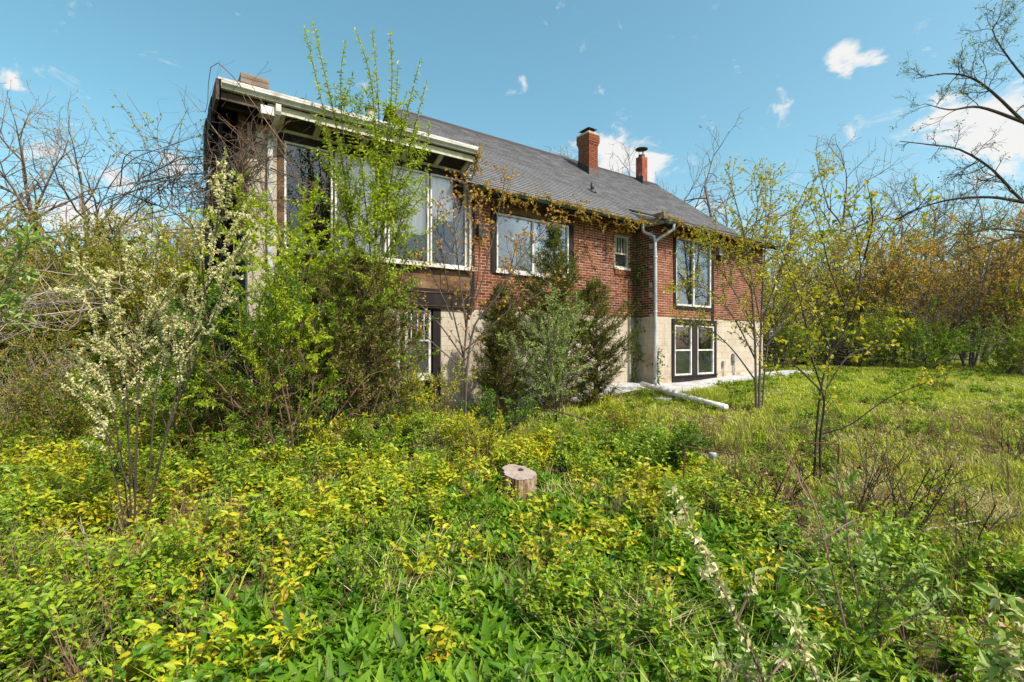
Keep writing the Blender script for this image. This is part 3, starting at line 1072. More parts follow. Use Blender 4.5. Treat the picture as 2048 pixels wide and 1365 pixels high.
g.add([(12.145, 2.78, hz(roof_h(2.78) - .03)), (12.145, 3.36, hz(roof_h(3.36) - .03)), (12.145, 3.36, hz(roof_h(3.36) + .20)), (12.145, 2.78, hz(roof_h(2.78) + .24))], None, [(0, 3, 2, 1)])
g.obj('side_flashing', M['dark_flash'], ch)
# rusty metal flue
fl = G()
fl.box(15.90, 16.22, 3.62, 3.94, hz(roof_h(3.6) - .1), hz(7.62))
fl = fl.obj('metal_flue', M['rust'], house)
g = G()
g.tube([(16.06, 3.78, hz(7.62)), (16.06, 3.78, hz(7.72))], .13, 14)
for q in range(3):
    an = q * 2.1
    g.tube([(16.06 + .1 * math.cos(an), 3.78 + .1 * math.sin(an), hz(7.70)), (16.06 + .1 * math.cos(an), 3.78 + .1 * math.sin(an), hz(7.97))], .012, 5)
g.tube([(16.06, 3.78, hz(7.95)), (16.06, 3.78, hz(7.97)), (16.06, 3.78, hz(8.03))], [.25, .25, .02], 20, cap=True)
g.obj('rain_cap', M['black_metal'], fl)
g = G()
g.box(15.87, 16.25, 3.56, 3.615, hz(roof_h(3.56) - .02), hz(roof_h(3.56) + .16))
g.box(15.865, 15.895, 3.56, 3.95, hz(roof_h(3.6) - .02), hz(roof_h(3.9) + .1))
g.obj('flashing', M['dark_flash'], fl)
# small plumbing vent
g = G()
rv = 1.02
g.tube([(10.56, rv, hz(roof_h(rv) - .03)), (10.56, rv, hz(roof_h(rv) + .06))], [.13, .075], 12)
g.tube([(10.56, rv, hz(roof_h(rv) + .03)), (10.56, rv, hz(roof_h(rv) + .25))], .058, 12, cap=True)
g.obj('vent_pipe', M['black_metal'], house, True)

# wing roof ----------------------------------------------------------------
WU0, WU1 = .85, 5.58
hbox('wing_roof', 1.30, WU1, -.48, 8.1, 4.055, 4.185, 'black_wood')
hbox('roof_overhang', WU0, 1.298, -.479, 1.5, 4.056, 4.184, 'black_wood')
hbox('roof_membrane', 1.27, WU1 + .02, -.60, 8.12, 4.188, 4.220, 'roof_white')
hbox('roof_membrane', WU0 - .03, 1.268, -.60, 1.52, 4.188, 4.219, 'roof_white')
gutter(WU0 + .01, WU1, -.482, 4.178, 'gutter_white', .13, .105)
hbox('fascia', 1.55, WU1, -.475, -.445, 3.925, 4.052, 'cream')
hbox('fascia_board', WU0 + .02, 1.5, -.470, -.44, 3.93, 4.05, 'weathered_dark')
# sloping soffit panels between short white beams
edges = [1.80, 2.42, 3.28, 4.12, 4.86, 5.52]
for a, b in zip(edges[:-1], edges[1:]):
    g = G()
    g.prism([(-.44, hz(4.03)), (-.005, hz(3.85)), (-.005, hz(3.87)), (-.44, hz(4.05))], a + .05, b - .05)
    g.obj('soffit_panel', M['soffit'], house)
for a in edges:
    g = G()
    g.prism([(-.442, hz(3.985)), (-.008, hz(3.80)), (-.008, hz(3.868)), (-.442, hz(4.048))], a - .048, a + .048)
    g.obj('soffit_beam', M['cream'], house)
hbox('soffit_trim', 1.80, 5.56, -.045, -.012, 3.805, 3.855, 'cream')
hbox('fascia_patch', 2.55, 3.5, -.442, -.425, 3.87, 3.925, 'brown_wood')
g = G()
g.prism([(-.47, hz(4.05)), (.0, hz(4.05)), (.0, hz(3.80))], 5.575, 5.605)
g.obj('end_board', M['black_wood'], house)
# broken left end: rafters, hanging boards
for k in range(4):
    v = -.30 + k * .55
    hbox('rafter', .92, 1.75, v, v + .05, 3.88, 4.05, 'black_wood')
for k, (v0, v1, hh, ww_) in enumerate([(-.6, .12, 3.86, .03), (.05, .62, 3.74, .045), (.55, 1.1, 3.62, .03), (1.03, 1.55, 3.30, .05)]):
    o = hbox('rake_board', .82 - ww_, .845 - ww_ * .3, v0, v1, hh, 4.186 - .03 * k % .05, 'weathered_dark' if k % 2 == 0 else 'black_wood')
for k in range(4):
    v = .1 + k * .36
    hbox('hanging_plank', .9 + .05 * (k % 2), .95 + .05 * (k % 2), v, v + .18, 2.9 - .1 * k, 4.02, 'black_wood')
hbox('beam_end', 1.44, 1.66, -.50, -.28, 3.86, 4.0, 'white')
hbox('post', 1.18, 1.30, .02, .16, 2.0, 4.04, 'brown_wood')
hbox('post', 1.36, 1.43, -.06, .0, 3.3, 4.0, 'black_wood')
hbox('wall_board', 1.0, 1.29, 1.2, 1.26, 3.3, 3.65, 'grey_wood')
hbox('cap_block', 1.42, 1.78, -.03, .01, 3.52, 3.60, 'cream')
hbox('cap_block', 1.42, 1.78, -.03, .01, 3.62, 3.70, 'cream')
hbox('corner_strip', .83, .86, 1.50, 1.56, 2.55, 3.28, 'white')
hbox('side_panel', .87, 1.31, 1.50, 1.56, -1.3, 4.05, 'black_wood')
hbox('wing_side_cladding', 1.25, 1.314, 1.57, 8.0, 2.3, 4.05, 'black_wood')
# wood box and debris on the wing roof
g = G()
for k in range(3):
    g.box(1.16, 1.58, -.40, .0, hz(4.24 + .085 * k), hz(4.24 + .085 * k + .078))
wb = g.obj('roof_curb', M['grey_wood'], house)
for k in range(7):
    a = 1.65 + random.random() * .7
    g = G()
    g.box(-.09, .09, -.04, .04, 0, .012)
    o = g.obj('shingle_scrap', M['brown_wood'], house)
    o.location = (a, -.45 + random.random() * .3, hz(4.23 + .012 * k))
    o.rotation_euler = (random.uniform(-.2, .2), random.uniform(-.25, .25), random.uniform(0, 3))
hbox('roof_curb', 5.36, 5.56, -.40, -.15, 4.225, 4.31, 'grey_wood')
g = G()
g.tube([(3.95, 1.3, hz(4.2)), (3.95, 1.3, hz(5.30))], .105, 16)
wf = g.obj('white_flue', M['cream'], house, True)
for h_, r_ in ((5.30, .13), (5.05, .122), (4.72, .118)):
    g = G()
    g.tube([(3.95, 1.3, hz(h_ - .045)), (3.95, 1.3, hz(h_ + .03))], r_, 16, cap=True)
    g.obj('flue_band', M['dark_flash'] if h_ > 5.2 else M['cream'], wf)
# wing downspout (box section)
g = G()


def box_run(g, pts, w, d):
    pts = [Vector(p) for p in pts]
    V = []
    for p in pts:
        V += [(p.x - w, p.y - d, p.z), (p.x + w, p.y - d, p.z), (p.x + w, p.y + d, p.z), (p.x - w, p.y + d, p.z)]
    Q = []
    for i in range(len(pts) - 1):
        for k in range(4):
            Q.append((i * 4 + k, i * 4 + (k + 1) % 4, i * 4 + 4 + (k + 1) % 4, i * 4 + 4 + k))
    g.add(V, None, Q)


box_run(g, [(1.70, -.53, hz(4.05)), (1.70, -.53, hz(3.93)), (1.70, -.50, hz(3.88)), (1.66, -.09, hz(3.68)), (1.655, -.055, hz(3.60)), (1.655, -.055, hz(1.2)), (1.65, -.055, hz(-1.1))], .042, .032)
ds2 = g.obj('downspout', M['gutter_white'], house)
for h in (3.45, 1.9, .3):
    g = G()
    g.box(1.655 - .052, 1.655 + .052, -.094, -.012, hz(h), hz(h + .03))
    g.obj('strap', M['gutter_white'], ds2)

# ------------------------------------------------------------------ walkway and drain pipe
g = G()
us = np.linspace(6.2, 19.0, 50)
V = []
for a in us:
    edge = 0.0 if a < 11.3 else -.72
    inn = hw(a, edge + .05, 0)
    wdt = 1.05 + .12 * math.sin(a * 1.7)
    out = hw(a, (edge if a < 10.6 else -.72) - wdt, 0)
    for t_ in np.linspace(0, 1, 5):
        q = inn.lerp(out, t_)
        V.append((q.x, q.y, float(gz(q.x, q.y)) + .045))
Q = [(i * 5 + k, i * 5 + k + 1, i * 5 + k + 6, i * 5 + k + 5) for i in range(len(us) - 1) for k in range(4)]
g.add(V, None, Q)
tag(g.obj('path', M['concrete'], None, True), kind='structure')

pa, pb_ = P(1284, 768, 13.3), P(1452, 824, 10.4)
pa.z = max(pa.z, float(gz(pa.x, pa.y)) + .13)
pb_.z = max(pb_.z, float(gz(pb_.x, pb_.y)) + .13)
g = G()
g.tube([pa.lerp(pb_, t_) - Vector((0, 0, .02 * math.sin(t_ * 3.14))) for t_ in np.linspace(0, 1, 8)], .068, 12, cap=True)
pipe = g.obj('drain_pipe', M['pvc'], None, True)
tag(pipe, 'long white plastic drain pipe lying in the grass from the downspout', 'pipe')
g = G()
q = pa.lerp(pb_, .46)
dr = (pb_ - pa).normalized()
g.tube([q - dr * .06, q + dr * .06], .078, 12, cap=True)
g.obj('coupling', M['pvc'], pipe, True)


# ------------------------------------------------------------------ plants: growth
def rdir(rng):
    v = rng.normal(size=3)
    return v / np.linalg.norm(v)


def grow(g, rng, start, d, length, r0, lvl, sp, tw):
    """recursive branch; sp: n, ang, ratio, up, wob, segs, sides, leafy"""
    k = sp['segs'][lvl]
    pts = [np.array(start, float)]
    d = np.array(d, float)
    d /= np.linalg.norm(d)
    st = length / k
    for _ in range(k):
        d = d + rng.normal(size=3) * sp['wob'][lvl] + np.array([0, 0, sp['up'][lvl]])
        d /= np.linalg.norm(d)
        pts.append(pts[-1] + d * st)
    pts = np.array(pts)
    rad = np.linspace(r0, max(r0 * sp.get('taper', .35), sp['rmin']), k + 1)
    g.tube(pts, rad, sp['sides'][lvl])
    last = lvl == len(sp['n'])
    if last or lvl >= sp.get('leaf_lvl', 99):
        tw.append((pts, lvl))
    if last:
        return
    n = sp['n'][lvl]
    n = int(rng.integers(max(1, int(n * .8)), int(n * 1.2) + 1))
    lo = sp['lo'][lvl]
    for i in range(n):
        f = lo + (1 - lo) * ((i + rng.random()) / n)
        x = f * k
        j = min(int(x), k - 1)
        p = pts[j] + (pts[j + 1] - pts[j]) * (x - j)
        t = pts[j + 1] - pts[j]
        t /= np.linalg.norm(t)
        s = np.cross(t, rdir(rng))
        s /= np.linalg.norm(s) + 1e-9
        a = math.radians(sp['ang'][lvl]) * rng.uniform(.7, 1.3)
        nd = t * math.cos(a) + s * math.sin(a)
        rl = np.interp(x, np.arange(k + 1), rad)
        grow(g, rng, p, nd, length * sp['ratio'][lvl] * rng.uniform(.65, 1.2) * (1 - .35 * (f - lo)), min(rl * .75, r0 * .6), lvl + 1, sp, tw)


def twig_leaves(gl, rng, tw, step, L, W, near=False, from_=.15, out=.9, upn=.7, down=.0, cluster=1, pair=True, prob=1.0, jit=.3, droop=.25, fold=.25):
    """leaves in pairs along twigs"""
    Ps, Ds, Ns = [], [], []
    for pts, lv in tw:
        seg = np.diff(pts, axis=0)
        ll = np.linalg.norm(seg, axis=1)
        cum = np.concatenate([[0], np.cumsum(ll)])
        s = cum[-1] * from_ + step * rng.random()
        i = 0
        while s < cum[-1]:
            j = min(int(np.searchsorted(cum, s) - 1), len(seg) - 1)
            j = max(j, 0)
            t = seg[j] / (ll[j] + 1e-9)
            p = pts[j] + seg[j] * ((s - cum[j]) / (ll[j] + 1e-9))
            side = np.cross(t, rdir(rng))
            side /= np.linalg.norm(side) + 1e-9
            for sg in ((1, -1) if pair else (1,)) * cluster:
                if rng.random() < prob:
                    Ps.append(p)
                    Ds.append(t * (1 - out * .5) + side * sg * out + rng.normal(size=3) * jit + np.array([0, 0, -down]))
                    Ns.append(np.array([0, 0, upn]) + rng.normal(size=3) * .5)
            s += step * rng.uniform(.7, 1.3)
            i += 1
        # tip leaf
        Ps.append(pts[-1])
        Ds.append(pts[-1] - pts[-2] + rng.normal(size=3) * .02)
        Ns.append(np.array([0, 0, upn]) + rng.normal(size=3) * .5)
    n = len(Ps)
    if n:
        gl.leaves(np.array(Ps), np.array(Ds), np.array(Ns), L * rng.uniform(.6, 1.25, n), W * rng.uniform(.7, 1.2, n), near, fold, droop)
    return n


def smooth_line(pts, n=14):
    """Catmull-Rom through points"""
    pts = [np.array(p, float) for p in pts]
    pts = [2 * pts[0] - pts[1]] + pts + [2 * pts[-1] - pts[-2]]
    out = []
    m = len(pts) - 3
    for i in range(m):
        p0, p1, p2, p3 = pts[i:i + 4]
        for t in np.linspace(0, 1, max(3, n // m), endpoint=False):
            out.append(.5 * ((2 * p1) + (-p0 + p2) * t + (2 * p0 - 5 * p1 + 4 * p2 - p3) * t * t + (-p0 + 3 * p1 - 3 * p2 + p3) * t ** 3))
    out.append(pts[-2])
    return np.array(out)


def stems_px(base, stems, Y, spread, rng):
    """photo-traced stems; each a list of pixels; every stem gets its own depth drift so the plant has volume"""
    res = []
    for st in stems:
        dy = rng.uniform(-spread, spread)
        pts = []
        n = len(st)
        for i, (x, y) in enumerate(st):
            q = P(x, y, Y + dy * i / max(1, n - 1))
            pts.append((q.x - base.x, q.y - base.y, q.z - base.z))
        res.append(smooth_line(pts, 16))
    return res


def root_on_ground(px, Y, py_guess=None):
    x = (px - 1024) / F * Y
    return Vector((x, Y, float(gz(x, Y)) - .03))


def traced_plant(name, label, cat, rootpx, Y, stems, r0, spread, seed, bark, side, leafspecs, group=None, trunk_name='trunk', crown_name='crown', to_ground=2):
    """a plant whose main stems follow the photograph; side = recursive spec for side shoots"""
    rng = np.random.default_rng(seed)
    base = root_on_ground(rootpx, Y)
    t = thing(name, label, cat, base, 0, group)
    lines = stems_px(base, stems, Y, spread, rng)
    g = G()
    tw = []
    for i, ln in enumerate(lines):
        if i < to_ground:
            ln = np.vstack([[ln[0][0] * .6, ln[0][1], min(-.05, ln[0][2] - .1)], ln])
        L_ = np.linalg.norm(np.diff(ln, axis=0), axis=1).sum()
        rr = r0 * (1 if i < to_ground else .62)
        g.tube(ln, np.linspace(rr, max(rr * .14, .0035), len(ln)), 7 if rr > .02 else 5)
        tw.append((ln[len(ln) // 3:], 0))
        if side:
            n = int(side['count'] * L_)
            for _ in range(n):
                f = rng.uniform(side['lo'], side.get('hi', 1))
                x = f * (len(ln) - 1)
                j = min(int(x), len(ln) - 2)
                p = ln[j] + (ln[j + 1] - ln[j]) * (x - j)
                tt = ln[j + 1] - ln[j]
                tt = tt / (np.linalg.norm(tt) + 1e-9)
                s = np.cross(tt, rdir(rng))
                s /= np.linalg.norm(s) + 1e-9
                a = math.radians(side['a']) * rng.uniform(.6, 1.3)
                grow(g, rng, p, tt * math.cos(a) + s * math.sin(a), side['len'] * rng.uniform(.5, 1.3) * (1.15 - .6 * f), rr * .27 * (1.1 - f * .7) + .0018, 0, side['sp'], tw)
    g.obj(trunk_name, M[bark], t)
    kids = []
    for (nm, mat, kw) in leafspecs:
        gl = G()
        twig_leaves(gl, rng, [q for q in tw if rng.random() < kw.get('share', 1)], **{k: v for k, v in kw.items() if k != 'share'})
        gl.obj(nm, M[mat], t)
    return t


TWIG1 = dict(n=[], segs=[5], sides=[3], wob=[.12], up=[.06], rmin=.002, ang=[], ratio=[], lo=[])
TWIG2 = dict(n=[4], segs=[5, 4], sides=[4, 3], wob=[.12, .16], up=[.05, .04], rmin=.002, ang=[45], ratio=[.5], lo=[.2], leaf_lvl=0)
TWIG3 = dict(n=[5, 4], segs=[6, 5, 3], sides=[4, 3, 3], wob=[.14, .18, .2], up=[.04, .03, .02], rmin=.003, ang=[42, 45], ratio=[.55, .5], lo=[.2, .15])


def generic_tree(name, label, cat, seed, H, r0, sp, bark, leafspecs, nstem=1, lean=.12, loc=(0, 0, -50), group=None, names=('trunk', 'crown')):
    """builds one proto tree; returns the Empty"""
    rng = np.random.default_rng(seed)
    t = thing(name, label, cat, loc, 0, group)
    g = G()
    tw = []
    for i in range(nstem):
        a = rng.uniform(0, 6.28)
        off = np.array([math.cos(a), math.sin(a), 0]) * (.0 if nstem == 1 else rng.uniform(.05, .25) * H * .12)
        d = np.array([math.cos(a) * lean, math.sin(a) * lean, 1])
        grow(g, rng, off + np.array([0, 0, -.15]), d, H * rng.uniform(.8, 1.05), r0 * rng.uniform(.7, 1), 0, sp, tw)
    kids = [g.obj(names[0], M[bark], t)]
    for (nm, mat, kw) in leafspecs:
        gl = G()
        twig_leaves(gl, rng, [q for q in tw if rng.random() < kw.get('share', 1)], **{k: v for k, v in kw.items() if k != 'share'})
        if gl.n:
            kids.append(gl.obj(nm, M[mat], t))
    KIDS[t.name] = kids
    return t


# ------------------------------------------------------------------ background woods
TREE = dict(n=[12, 7, 4], segs=[8, 6, 5, 3], sides=[7, 5, 4, 3], wob=[.05, .13, .17, .2], up=[.02, .05, .04, .02], rmin=.006, ang=[48, 42, 40], ratio=[.48, .5, .5], lo=[.28, .2, .15], taper=.25)
TREE_OAK = dict(n=[9, 6, 6], segs=[7, 7, 6, 4], sides=[8, 6, 4, 3], wob=[.07, .2, .24, .26], up=[.02, .03, .03, .02], rmin=.007, ang=[58, 48, 46], ratio=[.62, .52, .45], lo=[.25, .2, .15], taper=.25)
BUSH = dict(n=[8, 4], segs=[6, 5, 3], sides=[4, 3, 3], wob=[.1, .16, .2], up=[.0, .03, .02], rmin=.004, ang=[45, 42], ratio=[.45, .45], lo=[.15, .15], leaf_lvl=1)
THICKET = dict(n=[9, 5], segs=[6, 5, 3], sides=[4, 3, 3], wob=[.09, .16, .2], up=[.02, .04, .02], rmin=.005, ang=[40, 42], ratio=[.42, .45], lo=[.3, .15], leaf_lvl=2)

protos = {}
GL = 'woods right of and behind the house'


def proto(key, *a, **k):
    protos[key] = dict(a=a, k=k, used=0, root=None)


proto('bare1', 'bare_tree', '', 'tree', 101, 9.5, .16, TREE, 'bark_far', [('buds', 'l_far_orange', dict(step=.22, L=.07, W=.05, prob=.35))])
proto('bare2', 'bare_tree', '', 'tree', 102, 10.5, .20, TREE_OAK, 'bark_far', [('buds', 'l_far_orange', dict(step=.4, L=.07, W=.05, prob=.2))])
proto('yellow1', 'yellow_leaved_tree', '', 'tree', 103, 6.5, .07, dict(TREE, n=[10, 6, 3]), 'bark_far', [('crown', 'l_far_yellow', dict(step=.10, L=.11, W=.08, prob=.8))], nstem=3, lean=.22)
proto('yellow2', 'yellow_leaved_tree', '', 'tree', 104, 6.0, .06, dict(TREE, n=[10, 6, 3]), 'bark_far', [('crown', 'l_gold', dict(step=.10, L=.12, W=.085, prob=.8))], nstem=4, lean=.25)
proto('orange1', 'orange_budded_tree', '', 'tree', 105, 6.3, .07, dict(TREE, n=[10, 6, 4]), 'bark_far', [('crown', 'l_far_orange', dict(step=.12, L=.095, W=.07, prob=.72))], nstem=3, lean=.25)
proto('orange2', 'orange_budded_tree', '', 'tree', 106, 5.6, .06, dict(TREE, n=[10, 6, 3]), 'bark_far', [('crown', 'l_far_orange', dict(step=.12, L=.095, W=.07, prob=.7, share=.7)), ('green_crown', 'l_far_yellow', dict(step=.14, L=.09, W=.07, prob=.6, share=.5))], nstem=5, lean=.25)
proto('bush1', 'green_bush', '', 'bush', 107, 2.6, .025, BUSH, 'bark_far', [('foliage', 'l_far_green', dict(step=.065, L=.085, W=.05))], nstem=9, lean=.5, names=('stem', 'foliage'))
proto('bush2', 'green_bush', '', 'bush', 108, 2.2, .02, BUSH, 'bark_far', [('foliage', 'l_lime', dict(step=.06, L=.08, W=.045))], nstem=9, lean=.7, names=('stem', 'foliage'))
proto('bush3', 'yellow_green_bush', '', 'bush', 109, 3.2, .025, BUSH, 'bark_far', [('foliage', 'l_far_yellow', dict(step=.08, L=.085, W=.055, share=.8)), ('green_foliage', 'l_far_green', dict(step=.08, L=.085, W=.05, share=.7))], nstem=9, lean=.45, names=('stem', 'foliage'))
proto('bush4', 'green_bush', '', 'bush', 117, 2.8, .025, BUSH, 'bark_dark', [('foliage', 'l_thicket', dict(step=.05, L=.08, W=.045))], nstem=10, lean=.45, names=('stem', 'foliage'))
proto('bush5', 'green_bush', '', 'bush', 118, 3.4, .025, BUSH, 'bark_dark', [('foliage', 'l_thicket', dict(step=.055, L=.08, W=.045, share=.8)), ('young_foliage', 'l_far_yellow', dict(step=.09, L=.085, W=.055, share=.5))], nstem=10, lean=.4, names=('stem', 'foliage'))
proto('thicket', 'twiggy_shrub', '', 'shrub', 110, 3.6, .02, THICKET, 'twig_grey', [('buds', 'l_far_orange', dict(step=.2, L=.06, W=.04, prob=.3))], nstem=10, lean=.4, names=('stem', 'buds'))


def place(key, px, Y, sc=1.0, label='', group='', rz=None, sink=.05):
    pr = protos[key]
    x = (px - 1024) / F * Y
    loc = (x, Y, float(gz(x, Y)) - sink)
    rz = random.uniform(0, 6.28) if rz is None else rz
    if pr['root'] is None:
        a = list(pr['a'])
        a[1] = label
        pr['root'] = generic_tree(*a, **pr['k'], loc=loc, group=group)
        pr['root'].rotation_euler = (0, 0, rz)
        pr['root'].scale = (sc, sc, sc)
        return pr['root']
    return dup(pr['root'], loc, rz, sc, label, group)


RW = 'trees and bushes of the wood right of the house'
LW = 'trees and bushes of the thicket left of the house'
BW = 'bare trees rising behind the house'
FW = 'far trees along the back of the wood'
# behind the house
place('bare1', 1372, 30, 1.14, 'small bare budding tree over the right end of the roof ridge', BW)
place('bare2', 1440, 28, .98, 'bare spreading tree over the hip of the roof right of the metal flue', BW)
place('bare2', 1560, 26, .80, 'bare tree leaning over the eave corner right of the house', BW)
place('bare1', 1645, 27, 1.12, 'tall bare tree with forked crown against the sky right of the house', BW)
place('bare1', 1120, 40, 1.52, 'bare tree top showing left of the brick chimney', BW)
place('bare2', 1235, 42, 1.38, 'bare tree top showing right of the brick chimney', BW)
place('bare2', 1790, 34, 1.0, 'bare spreading tree far back in the right wood', RW)
place('bare2', 1930, 30, .92, 'bare spreading tree behind the orange trees', RW)
place('bare1', 2060, 34, 1.05, 'bare tree behind the orange trees at the right edge', RW)
place('bare1', 1850, 26, .82, 'slim grey bare tree among the orange trees', RW)
place('bare1', 1965, 24, .72, 'grey bare tree between two orange trees', RW)
place('bare1', 1760, 27, .88, 'grey bare tree left of the orange trees', RW)
place('bare2', 1720, 40, .9, 'bare tree far back between the yellow trees', RW)
# right wood
spec = [('yellow1', 1600, 22, .95), ('yellow2', 1560, 20, .7), ('yellow1', 1690, 24, .9), ('yellow2', 1750, 23, .92), ('yellow1', 1820, 26, .95),
        ('orange1', 1800, 22, .95), ('orange1', 1880, 23, .98), ('orange2', 1940, 20, .95), ('orange1', 2000, 22, .95), ('orange2', 2050, 18.5, .9), ('orange1', 2130, 20, 1.0)]
LABS = {'yellow1': 'young yellow green tree at the right wood edge', 'yellow2': 'golden green many-stemmed tree at the right wood edge',
        'orange1': 'young tree with orange buds in the right wood', 'orange2': 'many-stemmed young tree with orange and green buds in the right wood'}
for k, px, Y, s in spec:
    place(k, px, Y, s, LABS[k], RW)
for k, px, Y, s in [('bush1', 1585, 20, .8), ('bush2', 1640, 21, .9), ('bush1', 1700, 22, 1.0), ('bush3', 1660, 25, 1.2), ('bush1', 1800, 19.5, .95), ('bush2', 1850, 18.5, 1.0), ('bush1', 1760, 20.5, .75),
                    ('bush2', 2000, 17, .85), ('bush1', 2060, 16, .8), ('bush3', 2120, 17, 1.1), ('bush3', 1560, 25, 1.3), ('bush3', 1900, 25, 1.3), ('bush3', 1780, 27, 1.4), ('bush1', 2150, 22, 1.3), ('bush3', 1850, 30, 1.5), ('bush3', 2000, 28, 1.5), ('bush3', 1700, 31, 1.5)]:
    place(k, px, Y, s, {'bush1': 'dark green leafy bush under the right wood', 'bush2': 'lime green leafy bush under the right wood', 'bush3': 'tall yellow green bush inside the right wood'}[k], RW)
for px, Y, s in [(1720, 23, .8), (1880, 20, .9), (2020, 19.5, 1.0), (1960, 23, 1.1), (1620, 25, 1.0), (1830, 24, 1.1)]:
    place('thicket', px, Y, s, 'twiggy leafless shrub in the right wood', RW)
# left wood
for k, px, Y, s, lb in [('bare1', 35, 20, .92, 'tall grey bare tree at the left edge'), ('bare1', 110, 22, 1.12, 'tallest bare budding tree left of the house'), ('bare2', -60, 19, .8, 'bare tree crossing the left edge'),
                        ('bare1', 175, 24, 1.08, 'bare tree right of the tallest left tree'), ('bare2', 260, 30, .75, 'low bare tree near the vine mass')]:
    place(k, px, Y, s, lb, LW)
for k, px, Y, s in [('yellow1', 60, 18, .85), ('yellow2', 200, 19, .82), ('yellow1', 310, 21, .95), ('yellow2', 400, 22, .95), ('orange2', 130, 16, .72), ('yellow1', -40, 15, .75), ('orange2', 260, 17, .7), ('yellow1', 380, 26, 1.05), ('yellow2', 470, 30, 1.2)]:
    place(k, px, Y, s, {'yellow1': 'young yellow green tree in the left thicket', 'yellow2': 'golden green tree in the left thicket', 'orange2': 'young tree with rusty orange buds in the left thicket'}[k], LW)
for k, px, Y, s in [('bush4', 40, 12, 1.05), ('bush5', 130, 12.5, 1.0), ('bush4', 210, 13, 1.05), ('bush5', 300, 13, 1.0), ('bush2', 90, 11, .75), ('bush4', -50, 11, 1.0), ('bush5', 20, 15, 1.25), ('bush4', 360, 13.5, 1.0), ('bush5', 380, 17, 1.3), ('bush4', 170, 16, 1.3), ('bush5', 270, 17, 1.3),
                    ('bush2', 400, 10.5, .8), ('bush4', 0, 9, .65), ('bush5', 80, 13.5, 1.15), ('bush5', 240, 14.5, 1.2), ('bush5', 160, 11.5, .85), ('bush5', -20, 13, 1.1), ('bush2', 330, 11, .9), ('bush5', 330, 15, 1.25), ('bush4', 440, 12, .9), ('bush2', 250, 9.5, .6), ('bush2', 150, 8.8, .45)]:
    place(k, px, Y, s, {'bush4': 'dark green leafy bush in the left thicket', 'bush2': 'lime green low bush in the left thicket', 'bush5': 'tall bush with mixed yellow and green leaves on the left'}[k], LW)
for px, Y, s in [(-10, 8.0, .45), (120, 9.0, .40), (350, 11, .7)]:
    place('thicket', px, Y, s, 'leafless brown twiggy shrub in front of the left thicket', LW)
# far belt closing the horizon
for i in range(34):
    a = -1.15 + 2.45 * i / 33 + random.uniform(-.02, .02)
    Y = random.uniform(38, 55)
    k = random.choice(['yellow1', 'orange1', 'bush3', 'bare1', 'bush3'])
    if -.55 < a < .25:
        k = 'bush3'
    place(k, 1024 + a * F, Y, random.uniform(1.3, 1.6) if k != 'bush3' else random.uniform(1.8, 2.4), {'yellow1': 'distant yellow green tree at the back of the wood', 'orange1': 'distant orange budded tree at the back of the wood', 'bush3': 'distant rounded green tree at the back of the wood', 'bare1': 'distant bare tree at the back of the wood'}[k], FW)
# trees the window panes mirror, to the right of the viewer
for x, y, s in [(15, -6, .9), (20, 0, 1.0), (25, 6, 1.0), (12, -13, 1.0)]:
    r = dup(protos['bare1']['root'], (x, y, float(gz(x, y))), x, s, 'bare tree beside the viewer mirrored in the window panes', 'trees mirrored in the windows')

# big oak limb reaching in from the right
OAK_SIDE = dict(count=2.4, lo=.2, a=55, len=1.15, sp=dict(TWIG3, wob=[.2, .24, .26], n=[6, 5]))
traced_plant('oak_tree', 'large dark bare oak leaning in over the right edge', 'tree', 2330, 15, [
    [(2330, 800), (2320, 620), (2290, 500), (2200, 470), (2120, 440), (2048, 405), (1985, 340), (1920, 300), (1860, 290), (1800, 283)],
    [(2325, 800), (2300, 600), (2240, 420), (2130, 320), (2048, 245), (1985, 185), (1940, 155), (1890, 148), (1835, 157)],
    [(2240, 420), (2150, 280), (2070, 180), (2020, 120), (1985, 60), (2012, 35)],
    [(2290, 540), (2160, 480), (2048, 464), (1980, 458), (1920, 470), (1850, 452)],
    [(2300, 560), (2200, 500), (2048, 475), (1960, 492), (1880, 520)],
    [(2048, 405), (1980, 395), (1900, 400), (1830, 420), (1790, 440)],
    [(2048, 245), (1960, 215), (1900, 220), (1850, 208)],
    [(2300, 500), (2220, 300), (2160, 150), (2100, 60)],
], .085, 1.2, 21, 'bark_dark', OAK_SIDE, [('buds', 'l_far_green', dict(step=.22, L=.06, W=.045, prob=.45, share=.45))], crown_name='buds')

